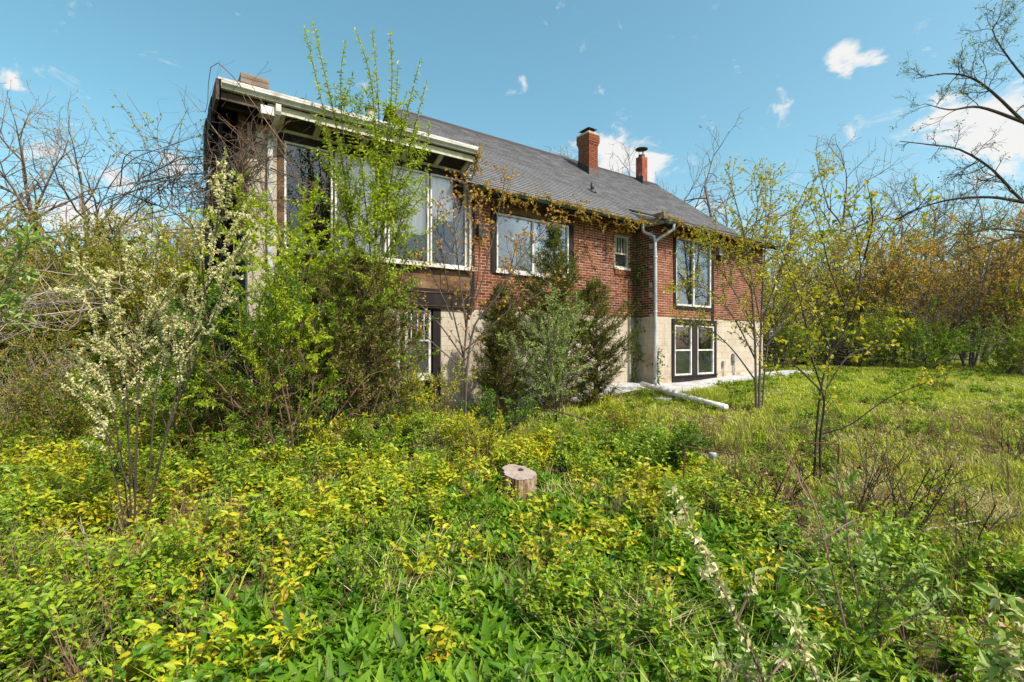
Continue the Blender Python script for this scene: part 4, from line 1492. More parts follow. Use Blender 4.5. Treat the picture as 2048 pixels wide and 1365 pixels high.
# ------------------------------------------------------------------ plants close to the house
traced_plant('young_elm', 'tall bright green young elm fanning up in front of the wing windows', 'tree', 742, 8.45, [
    [(735, 800), (720, 600), (700, 430), (672, 250), (645, 130), (626, 45)],
    [(748, 800), (748, 600), (752, 400), (750, 250), (740, 150), (712, 62)],
    [(712, 500), (670, 340), (640, 190), (609, 58)],
    [(705, 430), (685, 250), (682, 150), (690, 86)],
    [(752, 420), (758, 250), (752, 140), (744, 58)],
    [(753, 440), (775, 280), (784, 160), (780, 70)],
    [(760, 470), (795, 300), (815, 220), (840, 122)],
    [(765, 500), (810, 330), (833, 240), (853, 166)],
    [(745, 640), (775, 540), (805, 430), (840, 370), (858, 330)],
    [(735, 640), (705, 540), (660, 460), (600, 410), (565, 400)],
    [(750, 620), (800, 540), (850, 470), (890, 430)],
    [(735, 700), (690, 600), (640, 520), (590, 480)],
    [(748, 560), (770, 440), (800, 340), (845, 305)],
    [(742, 520), (730, 400), (715, 260), (722, 200)],
    [(750, 560), (790, 470), (830, 410), (850, 395)],
    [(735, 560), (690, 430), (655, 330), (640, 300)],
    [(752, 480), (800, 380), (850, 300), (858, 250)],
    [(748, 520), (762, 380), (790, 220), (796, 130)],
], .021, .35, 31, 'bark', dict(count=6.5, lo=.08, hi=.50, a=56, len=.52, sp=TWIG1), [('crown', 'l_elm', dict(step=.048, L=.076, W=.036, near=False, from_=.02, out=.95, jit=.22, down=.18, upn=1.2))])

# honeysuckle in front of wing corner
HON = dict(n=[9, 4], segs=[7, 5, 3], sides=[5, 3, 3], wob=[.08, .15, .2], up=[.0, .03, .02], rmin=.003, ang=[42, 42], ratio=[.38, .45], lo=[.12, .1], leaf_lvl=1)


def near_bush(name, label, px, Y, H, seed, leaf, nstem, lean, L, W, step, bark='twig_brown', sp=HON, extra=(), cat='bush', group=None, r0=.018, kw=None):
    x = (px - 1024) / F * Y
    return generic_tree(name, label, cat, seed, H, r0, sp, bark, [('foliage', leaf, dict(step=step, L=L, W=W, out=.8, jit=.3, **(kw or {})))] + list(extra), nstem=nstem, lean=lean, loc=(x, Y, float(gz(x, Y)) - .03), group=group, names=('stem', 'foliage'))


near_bush('honeysuckle_bush', 'tall bright green honeysuckle covering the left corner of the wing', 560, 7.6, 3.9, 41, 'l_elm', 9, .25, .062, .03, .022)
near_bush('honeysuckle_bush', 'bright green honeysuckle against the wing wall left of the juniper', 635, 7.9, 2.7, 42, 'l_lime', 6, .3, .06, .03, .03)
near_bush('honeysuckle_bush', 'green honeysuckle at the outer left of the wing corner', 475, 7.4, 2.9, 43, 'l_green', 7, .35, .06, .03, .032)
near_bush('honeysuckle_bush', 'low green bush at the foot of the left wing corner', 590, 7.0, 1.6, 44, 'l_green', 7, .6, .055, .028, .045)
near_bush('honeysuckle_bush', 'yellow green bush below the basement grid window', 850, 9.0, 1.35, 45, 'l_yellow', 7, .45, .05, .028, .045)
near_bush('honeysuckle_bush', 'low green shrub between the juniper and the redbud', 800, 8.0, .9, 46, 'l_lime', 8, .7, .05, .026, .045)
near_bush('thorn_shrub', 'bare brown thorny stems before the wing wall', 590, 6.9, 1.9, 47, 'l_orange', 8, .35, .03, .02, .3, kw=dict(prob=.25))
near_bush('thorn_shrub', 'tangle of bare brown branches left of the wing', 440, 8.2, 2.6, 48, 'l_orange', 10, .6, .03, .02, .35, kw=dict(prob=.2))


for px_, Y_, H_, sd_, lf_, lb_ in [
    (40, 7.2, 1.5, 161, 'l_thicket', 'dark leafy shrub low at the left edge'),
    (170, 7.6, 1.7, 162, 'l_thicket', 'olive green shrub behind the flowering autumn olive'),
    (345, 7.4, 1.8, 163, 'l_lime', 'lime green shrub right of the flowering autumn olive'),
    (425, 6.9, 1.3, 164, 'l_thicket', 'dark olive shrub at the foot of the leaning dead trunk'),
    (520, 6.5, 1.0, 165, 'l_lime', 'low lime shrub before the wing corner'),
    (660, 6.9, .95, 166, 'l_yellow', 'low yellow green shrub before the first juniper'),
    (745, 7.1, .8, 167, 'l_lime', 'small lime shrub under the first juniper'),
    (960, 7.6, .85, 168, 'l_yellow', 'small yellow green shrub right of the redbud foot'),
    (1255, 8.2, .9, 169, 'l_yellow', 'yellow green shrub on the slope before the drain pipe'),
    (1330, 6.9, .85, 170, 'l_green', 'rounded green shrub left of the rusty rod frame'),
    (1180, 7.4, .8, 171, 'l_lime', 'lime shrub between the stump and the silvery bush'),
    (240, 6.2, .9, 172, 'l_lime', 'low lime shrub at the foot of the flowering autumn olive')]:
    near_bush('leafy_shrub', lb_, px_, Y_, H_, sd_, lf_, 8, .5, .055, .028, .042, 'twig_brown', HON, cat='shrub', r0=.011)


near_bush('honeysuckle_bush', 'bright green honeysuckle reaching up to the sill behind the first juniper', 690, 8.3, 2.3, 49, 'l_lime', 5, .28, .06, .03, .03)
near_bush('honeysuckle_bush', 'loose green honeysuckle hanging over the brown band right of the young elm', 800, 9.0, 2.2, 50, 'l_lime', 4, .3, .055, .028, .045)


# junipers -----------------------------------------------------------------
def juniper(name, label, px, Y, H, R, seed, prof, nbr=150, sc=1.0, brown=.12):
    """dense sprays on many ascending branches; prof(t) = radius share at height share t"""
    rng = np.random.default_rng(seed)
    x = (px - 1024) / F * Y
    t = thing(name, label, 'tree', (x, Y, float(gz(x, Y)) - .03))
    g = G()
    trunk = np.array([[.04 * math.sin(z * 3), .03 * math.cos(z * 2), z * H] for z in np.linspace(0, 1, 9)])
    g.tube(trunk, np.linspace(.055, .008, 9), 7)
    gl, gb = G(), G()
    Ps, Ds, Ns, Bn = [], [], [], []
    for i in range(nbr):
        tt = rng.uniform(.04, 1) ** .9
        R_ = R * prof(tt) * rng.uniform(.4, 1.3)
        a = rng.uniform(0, 6.283)
        z0 = max(.02, tt * H - R_ * .35)
        st = np.array([0, 0, z0])
        en = np.array([math.cos(a) * R_, math.sin(a) * R_, min(tt * H + R_ * .25, H * 1.02)])
        mid = (st + en) / 2 + np.array([0, 0, -R_ * .12]) + rng.normal(size=3) * .04
        ln = smooth_line([st, mid, en], 8)
        g.tube(ln, np.linspace(.012, .003, len(ln)), 3)
        ns = int(34 * sc * (.4 + R_ / R))
        for _ in range(ns):
            f = rng.uniform(.22, 1.02)
            k = min(int(f * (len(ln) - 1)), len(ln) - 2)
            p = ln[k] + (ln[k + 1] - ln[k]) * rng.random()
            od = ln[k + 1] - ln[k]
            od /= np.linalg.norm(od) + 1e-9
            d = od * .8 + rng.normal(size=3) * .55 + np.array([0, 0, .25])
            d /= np.linalg.norm(d)
            l_ = rng.uniform(.07, .17)
            # a spray: six little scale twigs off one axis
            for q in range(6):
                b = p + d * l_ * q / 6
                Ps.append(b)
                Ds.append(d + rng.normal(size=3) * .42)
                Ns.append(rng.normal(size=3))
                Bn.append(rng.random() < brown * (1.6 - tt) * (1.3 - f))
    Ps, Ds, Ns, Bn = map(np.array, (Ps, Ds, Ns, Bn))
    n = len(Ps)
    Ls = rng.uniform(.04, .08, n)
    Ws = rng.uniform(.009, .018, n)
    gl.leaves(Ps[~Bn], Ds[~Bn], Ns[~Bn], Ls[~Bn], Ws[~Bn], False, .1, .05)
    gb.leaves(Ps[Bn], Ds[Bn], Ns[Bn], Ls[Bn], Ws[Bn], False, .1, .05)
    g.obj('trunk', M['bark'], t)
    gl.obj('crown', M['l_juniper'], t)
    if gb.n:
        gb.obj('dead_sprays', M['litter'], t)
    return t


juniper('juniper_tree', 'dark juniper with reddish dead lower branches before the wing door', 722, 7.9, 3.1, .80, 51, lambda t: .55 + .6 * math.sin(min(1, t * 1.15) * 2.6) if t < .85 else (1 - t) * 4.2, 200, 1.15, .45)
juniper('juniper_tree', 'tall dark pointed juniper in front of the wide curtained window', 1108, 11.0, 4.05, 1.02, 52, lambda t: .95 - .3 * abs(t - .4) if t < .70 else max(.10, (1 - t) ** .75 * 1.9 * (1 if t < .9 else .5)), 215, 1.1, .2)
juniper('juniper_tree', 'spreading juniper right of the tall one, reaching to the downspout', 1190, 10.9, 2.75, 1.05, 53, lambda t: .25 + .9 * t if t < .75 else (1 - t) * 3.2, 150, 1.05, .2)
juniper('juniper_tree', 'narrow juniper left of the tall one, brown inside', 1000, 10.2, 2.7, .55, 54, lambda t: .8 if t < .7 else (1 - t) * 2.6, 150, 1.1, .35)

# silvery autumn olive in front of the junipers
OLIVE = dict(n=[9, 4], segs=[6, 5, 3], sides=[5, 3, 3], wob=[.08, .14, .2], up=[.01, .03, .02], rmin=.003, ang=[40, 42], ratio=[.38, .45], lo=[.15, .1], leaf_lvl=1)
near_bush('autumn_olive', 'silvery green autumn olive bush in front of the dark junipers', 1118, 9.6, 2.35, 61, 'l_olive', 8, .25, .055, .021, .033, 'bark', OLIVE, [('blossom', 'l_flower', dict(step=.045, L=.026, W=.018, prob=.9, jit=.6))])
near_bush('autumn_olive', 'low pale green shrub left of the silvery bush', 1010, 8.6, 1.0, 62, 'l_green', 7, .5, .05, .022, .04, 'bark', OLIVE)

# left flowering autumn olive
OL_SIDE = dict(count=6.5, lo=.3, a=48, len=.24, sp=TWIG1)
traced_plant('autumn_olive', 'wide autumn olive with cream blossom sprays in the left foreground', 'shrub', 268, 4.7, [
    [(268, 1085), (275, 820), (285, 680), (298, 570), (322, 470)],
    [(280, 1085), (330, 880), (375, 700), (412, 580), (430, 470), (440, 395)],
    [(262, 1085), (240, 900), (205, 720), (170, 600), (122, 580)],
    [(255, 1085), (225, 930), (200, 830), (160, 740), (135, 705)],
    [(270, 1000), (245, 780), (225, 650), (190, 570), (148, 525)],
    [(350, 820), (400, 700), (440, 600), (470, 520), (498, 468)],
    [(372, 700), (420, 640), (450, 610), (468, 605)],
    [(278, 760), (300, 650), (340, 580), (372, 545)],
    [(282, 700), (270, 600), (255, 540), (262, 500)],
    [(410, 590), (400, 500), (380, 440)],
    [(425, 560), (455, 480), (480, 430)],
    [(330, 880), (360, 780), (350, 690), (345, 640)],
    [(240, 900), (220, 800), (190, 730)],
    [(430, 470), (445, 380), (448, 320)],
    [(300, 940), (310, 800), (330, 700), (325, 600)],
    [(260, 980), (215, 870), (165, 800), (150, 770)],
    [(350, 820), (380, 740), (370, 640), (390, 560)],
    [(225, 650), (215, 580), (222, 540)],
    [(262, 1085), (255, 800), (240, 690), (235, 600)],
    [(412, 580), (440, 540), (478, 500)],
    [(430, 470), (455, 400), (462, 345)],
], .0115, .5, 71, 'bark_dark', OL_SIDE, [('foliage', 'l_olive', dict(step=.05, L=.042, W=.015, near=False, from_=.3, out=.7, prob=.8)), ('blossom', 'l_flower', dict(step=.026, cluster=3, L=.030, W=.022, from_=.1, out=1.0, jit=.8, prob=.9, fold=.4))], trunk_name='stem')
for sx in (0,):
    pass

# redbud before the brick corner
traced_plant('redbud_sapling', 'slim redbud sapling with bare twigs and few bronze leaves before the brick corner', 'tree', 925, 9.2, [
    [(925, 850), (926, 760), (930, 690), (938, 600), (945, 500), (940, 400), (925, 360)],
    [(930, 850), (934, 740), (950, 650), (990, 600), (1040, 520), (1080, 470), (1110, 440)],
    [(929, 720), (905, 620), (890, 540), (875, 450), (880, 390)],
    [(930, 720), (880, 650), (840, 610), (790, 570), (745, 555)],
    [(932, 700), (975, 660), (1020, 620), (1075, 590), (1100, 570)],
    [(933, 660), (920, 560), (910, 470), (905, 400)],
    [(938, 640), (965, 560), (985, 480), (1000, 410), (1010, 360)],
    [(936, 640), (955, 560), (960, 470), (958, 410)],
    [(928, 740), (870, 690), (820, 640), (790, 625)],
    [(905, 640), (870, 560), (840, 510)],
    [(960, 640), (1010, 570), (1030, 500), (1038, 470)],
], .027, .5, 81, 'bark', dict(count=5.0, lo=.25, a=36, len=.5, sp=TWIG2), [('leaves', 'l_redbud', dict(step=.13, L=.062, W=.058, from_=.4, prob=.24, out=.7, down=.3))])

# multi-stem tree before the bay
traced_plant('sapling_clump', 'multi-stemmed young tree with small yellow green leaves before the bay', 'tree', 1517, 10.8, [
    [(1512, 815), (1510, 690), (1503, 580), (1488, 470), (1470, 400), (1462, 370)],
    [(1518, 815), (1522, 650), (1530, 500), (1540, 410), (1548, 345)],
    [(1524, 815), (1535, 690), (1558, 560), (1590, 450), (1630, 360), (1648, 330)],
    [(1511, 720), (1470, 640), (1430, 590), (1385, 570), (1350, 575)],
    [(1508, 650), (1460, 570), (1425, 520), (1395, 500)],
    [(1510, 760), (1465, 700), (1420, 660), (1370, 650)],
    [(1526, 640), (1560, 540), (1580, 480), (1580, 400)],
    [(1503, 580), (1455, 500), (1420, 470)],
    [(1522, 650), (1500, 520), (1515, 420), (1508, 350)],
    [(1535, 690), (1580, 620), (1620, 540), (1660, 480)],
], .030, .7, 91, 'bark', dict(count=5.5, lo=.22, a=42, len=.75, sp=TWIG2), [('crown', 'l_gold', dict(step=.09, L=.060, W=.05, out=.8, prob=.78, down=.15))])

traced_plant('maple_sapling', 'slender sapling with large yellow leaves in the right foreground', 'tree', 1634, 6.6, [
    [(1628, 960), (1632, 880), (1640, 790), (1658, 710), (1690, 610), (1728, 520), (1790, 440), (1850, 375)],
    [(1642, 960), (1640, 880), (1648, 800), (1625, 720), (1605, 620), (1575, 530), (1555, 480)],
    [(1655, 720), (1700, 640), (1720, 560), (1715, 480), (1690, 400)],
    [(1690, 610), (1660, 540), (1640, 460), (1615, 400)],
    [(1728, 520), (1745, 440), (1735, 370)],
    [(1640, 800), (1690, 720), (1740, 690), (1800, 655)],
    [(1638, 870), (1700, 850), (1770, 800), (1840, 770), (1900, 745)],
    [(1640, 780), (1600, 740), (1570, 720), (1545, 715)],
    [(1660, 700), (1640, 640), (1600, 590), (1540, 560)],
    [(1790, 440), (1830, 420), (1860, 385)],
], .019, .5, 92, 'bark_dark', dict(count=4.2, lo=.3, a=48, len=.46, sp=TWIG2), [('crown', 'l_gold', dict(step=.10, L=.06, W=.052, near=True, from_=.3, out=.8, prob=.50, down=.35))])

# bronze leaved bush, dead scrub right
for px, Y, H, sd, lb in [(1700, 5.6, 1.0, 111, 'bare dark scrub at the foot of the right sapling'), (1790, 4.9, 1.25, 112, 'bare arching scrub in the right foreground'), (1900, 4.3, 1.0, 113, 'bare dark scrub near the right edge'), (2020, 7.6, .75, 114, 'small bare shrub on the lawn at the right edge'), (1880, 13, .6, 115, 'tiny bare shrub on the far lawn'), (1480, 5.2, .75, 116, 'dark upright dead stems by the rusty rod'), (1560, 5.9, .9, 117, 'brown dead twigs between the rusty rods')]:
    near_bush('bare_shrub', lb, px, Y, H, sd, 'l_orange', 7, .5, .03, .02, .16, 'bark_dark', dict(HON, n=[6, 3]), kw=dict(prob=.22), cat='shrub', r0=.011)

# foreground autumn olive twigs bottom right (close to the camera)
FO = dict(count=5, lo=.3, a=55, len=.16, sp=dict(TWIG1, rmin=.0015))
traced_plant('autumn_olive', 'near autumn olive branches with cream flowers at the bottom right', 'shrub', 1580, 1.95, [
    [(1600, 1690), (1570, 1500), (1530, 1370), (1475, 1240), (1420, 1130), (1385, 1060), (1362, 1000)],
    [(1620, 1690), (1650, 1500), (1640, 1380), (1600, 1290), (1580, 1230)],
    [(1530, 1370), (1560, 1330), (1600, 1300), (1640, 1280)],
    [(1475, 1240), (1500, 1180), (1510, 1150)],
    [(1570, 1500), (1500, 1400), (1450, 1360)],
    [(1650, 1500), (1700, 1420), (1720, 1360)],
    [(1530, 1370), (1470, 1340), (1430, 1320)],
], .0085, .25, 121, 'cane', FO, [('foliage', 'l_olive', dict(step=.022, L=.062, W=.021, near=True, from_=.12, out=.7, prob=.85)), ('blossom', 'l_flower', dict(step=.045, cluster=5, L=.034, W=.017, near=True, from_=.08, out=.9, jit=.7, down=.9, prob=.75, fold=.6))], trunk_name='stem')
traced_plant('autumn_olive', 'pale leafy olive shoots beside the long bare cane at lower right', 'shrub', 1725, 2.9, [
    [(1735, 1400), (1725, 1250), (1700, 1120), (1690, 1020), (1668, 950)],
    [(1740, 1400), (1770, 1250), (1800, 1180), (1850, 1150)],
    [(1725, 1300), (1650, 1200), (1610, 1130)],
    [(1735, 1330), (1760, 1180), (1745, 1080)],
    [(1735, 1280), (1820, 1240), (1870, 1200)],
    [(1720, 1350), (1690, 1240), (1640, 1180)],
], .008, .3, 122, 'cane', dict(FO, count=8, len=.22), [('foliage', 'l_olive', dict(step=.03, L=.072, W=.026, near=True, from_=.1, out=.75, prob=.9))], trunk_name='stem')
traced_plant('autumn_olive', 'blurred flowering olive twig in the bottom right corner', 'shrub', 2090, 1.35, [
    [(2150, 1900), (2110, 1500), (2060, 1360), (2005, 1285)],
    [(2110, 1500), (2090, 1330), (2070, 1250)],
    [(2060, 1360), (2020, 1340), (1995, 1330)],
], .007, .1, 123, 'cane', FO, [('foliage', 'l_olive', dict(step=.02, L=.055, W=.02, near=True, from_=.3, out=.7)), ('blossom', 'l_flower', dict(step=.045, cluster=5, L=.032, W=.016, near=True, from_=.2, out=.9, down=.9, jit=.7, prob=.75, fold=.6))], trunk_name='stem')
traced_plant('autumn_olive', 'pale olive sprig entering at the left edge', 'shrub', -90, 3.0, [
    [(-110, 1300), (-60, 900), (-20, 650), (10, 560), (45, 500), (70, 480)],
    [(-40, 700), (0, 640), (20, 600)],
    [(-20, 650), (-10, 560), (20, 480)],
], .008, .2, 124, 'cane', dict(FO, count=6), [('foliage', 'l_olive', dict(step=.03, L=.07, W=.027, near=True, from_=.35, out=.75, prob=.9))], trunk_name='stem')


# sticks and canes --------------------------------------------------------
def stick(name, label, pts, r, mat='twig_grey', branches=0, seed=0, group=None, cat='branch'):
    rng = np.random.default_rng(seed + 900)
    w = [P(*q) for q in pts]
    c = w[0]
    ln = smooth_line([(q.x - c.x, q.y - c.y, q.z - c.z) for q in w], 14)
    ln[1:-1] += rng.normal(size=(len(ln) - 2, 3)) * r * .3
    g = G()
    g.tube(ln, np.linspace(r, r * .4, len(ln)), 6, cap=True)
    for _ in range(branches):
        k = rng.integers(2, len(ln) - 2)
        tt = ln[k + 1] - ln[k]
        grow(g, rng, ln[k], tt / np.linalg.norm(tt) + rng.normal(size=3) * .6, rng.uniform(.15, .4), r * .5, 0, TWIG1, [])
    o = g.obj(name, M[mat])
    o.location = c
    return tag(o, label, cat, group)


stick('bare_cane', 'long bare purple brown cane leaning up to the left at lower right', [(1700, 1290, 2.75), (1660, 1130, 2.85), (1625, 1000, 3.0), (1580, 920, 3.1), (1535, 853, 3.2)], .0062, 'cane', 3, 1)
stick('bare_cane', 'side cane crossing behind the pale olive shoots', [(1645, 1080, 2.85), (1690, 1050, 2.95), (1725, 1035, 3.0)], .006, 'cane', 0, 2)
stick('dead_branch', 'grey dead branch lying across the undergrowth left of the stump', [(560, 965, 6.4), (640, 925, 6.7), (710, 895, 6.9)], .012, 'twig_grey', 2, 3)
stick('dead_branch', 'long thin dark branch fallen in front of the silvery bush', [(1105, 820, 9.4), (1170, 840, 8.8), (1245, 868, 8.3)], .018, 'bark', 1, 4)
stick('dead_branch', 'arching brown bramble stem at the bottom left', [(280, 1330, 3.0), (330, 1270, 3.0), (400, 1262, 3.05), (445, 1285, 3.0), (452, 1350, 2.9)], .007, 'twig_brown', 0, 5)
stick('dead_branch', 'pale straight dead stick at the bottom centre', [(700, 1360, 2.75), (760, 1330, 2.85), (825, 1310, 2.95)], .010, 'twig_grey', 1, 6)
stick('dead_branch', 'thin brown bramble cane bottom centre', [(585, 1248, 3.4), (690, 1270, 3.2), (730, 1310, 3.0), (737, 1360, 2.9)], .006, 'twig_brown', 1, 7)
stick('dead_branch', 'brown bramble cane crossing the lily leaves', [(665, 1222, 3.6), (750, 1255, 3.4), (790, 1300, 3.2), (795, 1340, 3.0)], .006, 'twig_brown', 1, 8)
stick('dead_branch', 'forked pale dead twig over the leaf litter on the left', [(200, 1120, 4.2), (178, 1085, 4.25), (163, 1050, 4.3)], .011, 'twig_grey', 2, 9)
stick('dead_branch', 'slender pale stick slanting over the leaf litter', [(185, 1118, 4.2), (150, 1085, 4.2), (124, 1058, 4.2)], .009, 'twig_grey', 0, 10)
stick('dead_branch', 'dead stick standing in the lily leaves', [(1205, 1290, 3.3), (1212, 1220, 3.3), (1217, 1172, 3.3)], .007, 'twig_grey', 0, 11)
stick('dead_branch', 'dead stick slanting to the lower right of the lily leaves', [(908, 1222, 3.6), (980, 1290, 3.2), (1050, 1360, 2.9)], .006, 'twig_brown', 2, 12)
stick('dead_branch', 'grey dead bough lying right of the sapling', [(1760, 1075, 4.4), (1850, 1060, 4.7), (1960, 1042, 4.9)], .012, 'twig_grey', 3, 13)
stick('dead_branch', 'pale leaning dead trunk left of the wing corner', [(420, 755, 7.6), (450, 715, 7.8), (500, 690, 8.0), (580, 665, 8.2)], .055, 'bark', 3, 14)
for i in range(16):
    px = random.uniform(350, 760)
    Y = random.uniform(6.6, 7.4)
    py = HOR + (CAMZ - float(gz((px - 1024) / F * Y, Y))) / Y * F
    stick('bramble_cane', 'upright bare brown stem in the brush before the wing', [(px, py + 10, Y), (px + random.uniform(-20, 20), py - 90, Y), (px + random.uniform(-50, 50), py - random.uniform(140, 240), Y + .2)], .006, 'twig_brown', 3, 30 + i, 'bare brown stems before the wing')

# vines ---------------------------------------------------------------------
def vine_mass(name, label, centers, n, seed, mat, rad, loc):
    rng = np.random.default_rng(seed)
    g = G()
    c0 = np.array(loc)
    for _ in range(n):
        i = rng.integers(0, len(centers) - 1)
        a, b = np.array(centers[i]), np.array(centers[min(i + rng.integers(1, 3), len(centers) - 1)])
        p = a + rng.normal(size=3) * .28 * np.array([1, .7, .7])
        q = b + rng.normal(size=3) * .32 * np.array([1, .7, .8])
        m = (p + q) / 2 + rng.normal(size=3) * .3 + np.array([0, 0, rng.uniform(-.35, .35)])
        m2 = q + (q - p) * .3 + rng.normal(size=3) * .2
        ln = smooth_line([p - c0, m - c0, q - c0, m2 - c0], 14)
        r = rng.uniform(.4, 1) ** 2 * rad
        g.tube(ln, np.linspace(r, r * .35, len(ln)), 4)
        if rng.random() < .7:
            k = rng.integers(3, len(ln) - 2)
            grow(g, rng, ln[k], rng.normal(size=3) + np.array([0, 0, .6]), rng.uniform(.4, 1.0), r * .4, 0, dict(TWIG2, wob=[.2, .2], up=[.05, .02]), [])
    t = thing(name, label, 'vine', loc)
    g.obj('stems', M[mat], t)
    return t, g


cs = [tuple(P(x, y, Y)) for x, y, Y in [(240, 420, 9.5), (300, 360, 9.2), (350, 345, 9.0), (400, 370, 8.8), (440, 385, 8.6), (470, 360, 8.4), (500, 330, 8.2)]]
vine_mass('dead_vine', 'grey tangle of dead grapevine draped left of the wing roof', cs, 150, 131, 'bark', .015, cs[3])
cs = [tuple(P(x, y, Y)) for x, y, Y in [(430, 480, 8.4), (440, 400, 8.2), (470, 340, 8.1), (520, 300, 8.0), (440, 260, 8.2), (500, 420, 8.0), (600, 400, 8.2)]]
vine_mass('dead_vine', 'reddish brown bare vine clawing over the broken wing corner', cs, 42, 132, 'twig_brown', .010, cs[1])
cs = [tuple(P(x, y, Y)) for x, y, Y in [(-60, 650, 7.5), (20, 610, 7.6), (80, 590, 7.8), (120, 600, 8)]]
vine_mass('dead_brush', 'bleached heap of dead branches at the left edge', cs, 45, 133, 'twig_grey', .013, cs[1])
cs = [tuple(P(x, y, Y)) for x, y, Y in [(1540, 700, 22), (1590, 705, 21.5), (1650, 712, 21), (1700, 722, 21)]]
vine_mass('brush_pile', 'dark reddish brush pile at the edge of the right wood', cs, 120, 134, 'bark_dark', .04, cs[1])
cs = [tuple(P(x, y, Y)) for x, y, Y in [(1980, 810, 14), (2050, 815, 13.5), (2120, 820, 13.5)]]
vine_mass('brush_pile', 'low brown brush pile on the lawn at the right edge', cs, 60, 135, 'twig_brown', .018, cs[1])


traced_plant('climbing_shoots', 'thin vine shoots with few yellow leaves rising against the sky left of the wing', 'vine', 330, 9.0, [
    [(340, 420), (310, 330), (270, 250), (232, 195)],
    [(345, 420), (335, 330), (300, 260), (255, 190)],
    [(330, 420), (290, 340), (240, 300), (205, 235)],
    [(330, 400), (255, 330), (200, 270), (170, 215)],
    [(350, 400), (318, 300), (316, 240)],
    [(345, 400), (335, 300), (375, 220)],
    [(360, 420), (352, 330), (362, 250)],
    [(380, 420), (395, 330), (408, 260)],
], .012, .4, 151, 'twig_brown', dict(count=2.5, lo=.3, a=40, len=.35, sp=TWIG1), [('leaves', 'l_gold', dict(step=.13, L=.06, W=.045, from_=.4, prob=.45, down=.3))], to_ground=0, trunk_name='stem')


def creeper(name, label, lines, seed, leaf, dens, L, bark='twig_brown', hang=.3, drop=8):
    """creeper on the wall: stems following lines in house coordinates, leaves along them"""
    rng = np.random.default_rng(seed)
    w0 = hw(*lines[0][0])
    t = thing(name, label, 'vine', w0)
    g = G()
    tw = []
    for ln in lines:
        pts = smooth_line([tuple(hw(*q) - w0) for q in ln], 24)
        pts[1:-1] += rng.normal(size=(len(pts) - 2, 3)) * .03
        g.tube(pts, np.linspace(.010, .005, len(pts)), 4)
        tw.append((pts, 0))
        for _ in range(int(drop * np.linalg.norm(np.diff(pts, axis=0), axis=1).sum())):
            k = rng.integers(0, len(pts) - 1)
            d = rng.normal(size=3) * .6 + np.array([DN[0] * -.25, DN[1] * -.25, -hang])
            grow(g, rng, pts[k], d, rng.uniform(.10, .38), .004, 0, dict(TWIG1, wob=[.2], up=[-.06 * hang * 3], rmin=.002), tw)
    g.obj('stems', M[bark], t)
    gl = G()
    twig_leaves(gl, rng, tw, dens, L, L * .62, near=False, from_=0, out=.9, prob=.75, jit=.5, down=.35, upn=.5)
    gl.obj('leaves', M[leaf], t)
    return t


creeper('creeper_vine', 'orange leaved creeper trailing along the main gutter', [
    [(5.75, -.56, 3.45), (7.0, -.56, 3.42), (8.5, -.58, 3.45), (10.0, -.56, 3.42), (11.1, -.62, 3.42)],
    [(5.8, -.3, 3.3), (7.2, -.35, 3.35), (9.0, -.35, 3.28), (10.8, -.3, 3.3)]], 141, 'l_vine', .042, .064, drop=11)
creeper('creeper_vine', 'orange creeper hanging along the bay gutter', [
    [(11.1, -1.1, 3.5), (12.0, -1.22, 3.34), (13.5, -1.2, 3.32), (15, -1.2, 3.3), (16.5, -1.2, 3.3)],
    [(11.3, -1.0, 3.25), (13.0, -.95, 3.22), (15.5, -.95, 3.2)]], 142, 'l_vine', .05, .064, drop=10)
creeper('creeper_vine', 'sparse creeper stems spread over the brick beside the small window', [
    [(9.2, -.03, 3.3), (9.3, -.03, 2.6), (9.7, -.03, 2.0), (9.9, -.03, 1.5)],
    [(10.2, -.03, 3.4), (10.1, -.03, 2.7), (10.5, -.05, 2.1), (10.9, -.04, 1.6)],
    [(8.9, -.05, 3.5), (8.85, -.05, 2.6), (8.95, -.05, 1.9)]], 143, 'l_vine', .10, .06, drop=4)
creeper('creeper_vine', 'green leaved creeper climbing the inner corner beside the grey downspout', [
    [(11.15, -.08, -1.1), (11.12, -.06, 0), (11.2, -.08, 1.2), (11.1, -.06, 2.4), (11.2, -.1, 3.2)],
    [(11.1, -.15, -1.1), (11.2, -.2, .4), (11.18, -.35, 1.6), (11.2, -.3, 2.8)],
    [(11.32, -.76, -1.05), (11.3, -.76, -.5), (11.36, -.74, -.1)]], 144, 'l_green', .07, .085, 'bark', .2, 6)
creeper('creeper_vine', 'orange creeper hanging from the right end of the wing roof', [
    [(5.62, -.5, 4.25), (5.66, -.45, 3.9), (5.7, -.2, 3.6), (5.72, -.1, 3.3)],
    [(5.5, -.5, 4.3), (5.62, -.45, 4.1), (5.66, -.3, 3.8)]], 145, 'l_vine', .06, .07, drop=9)

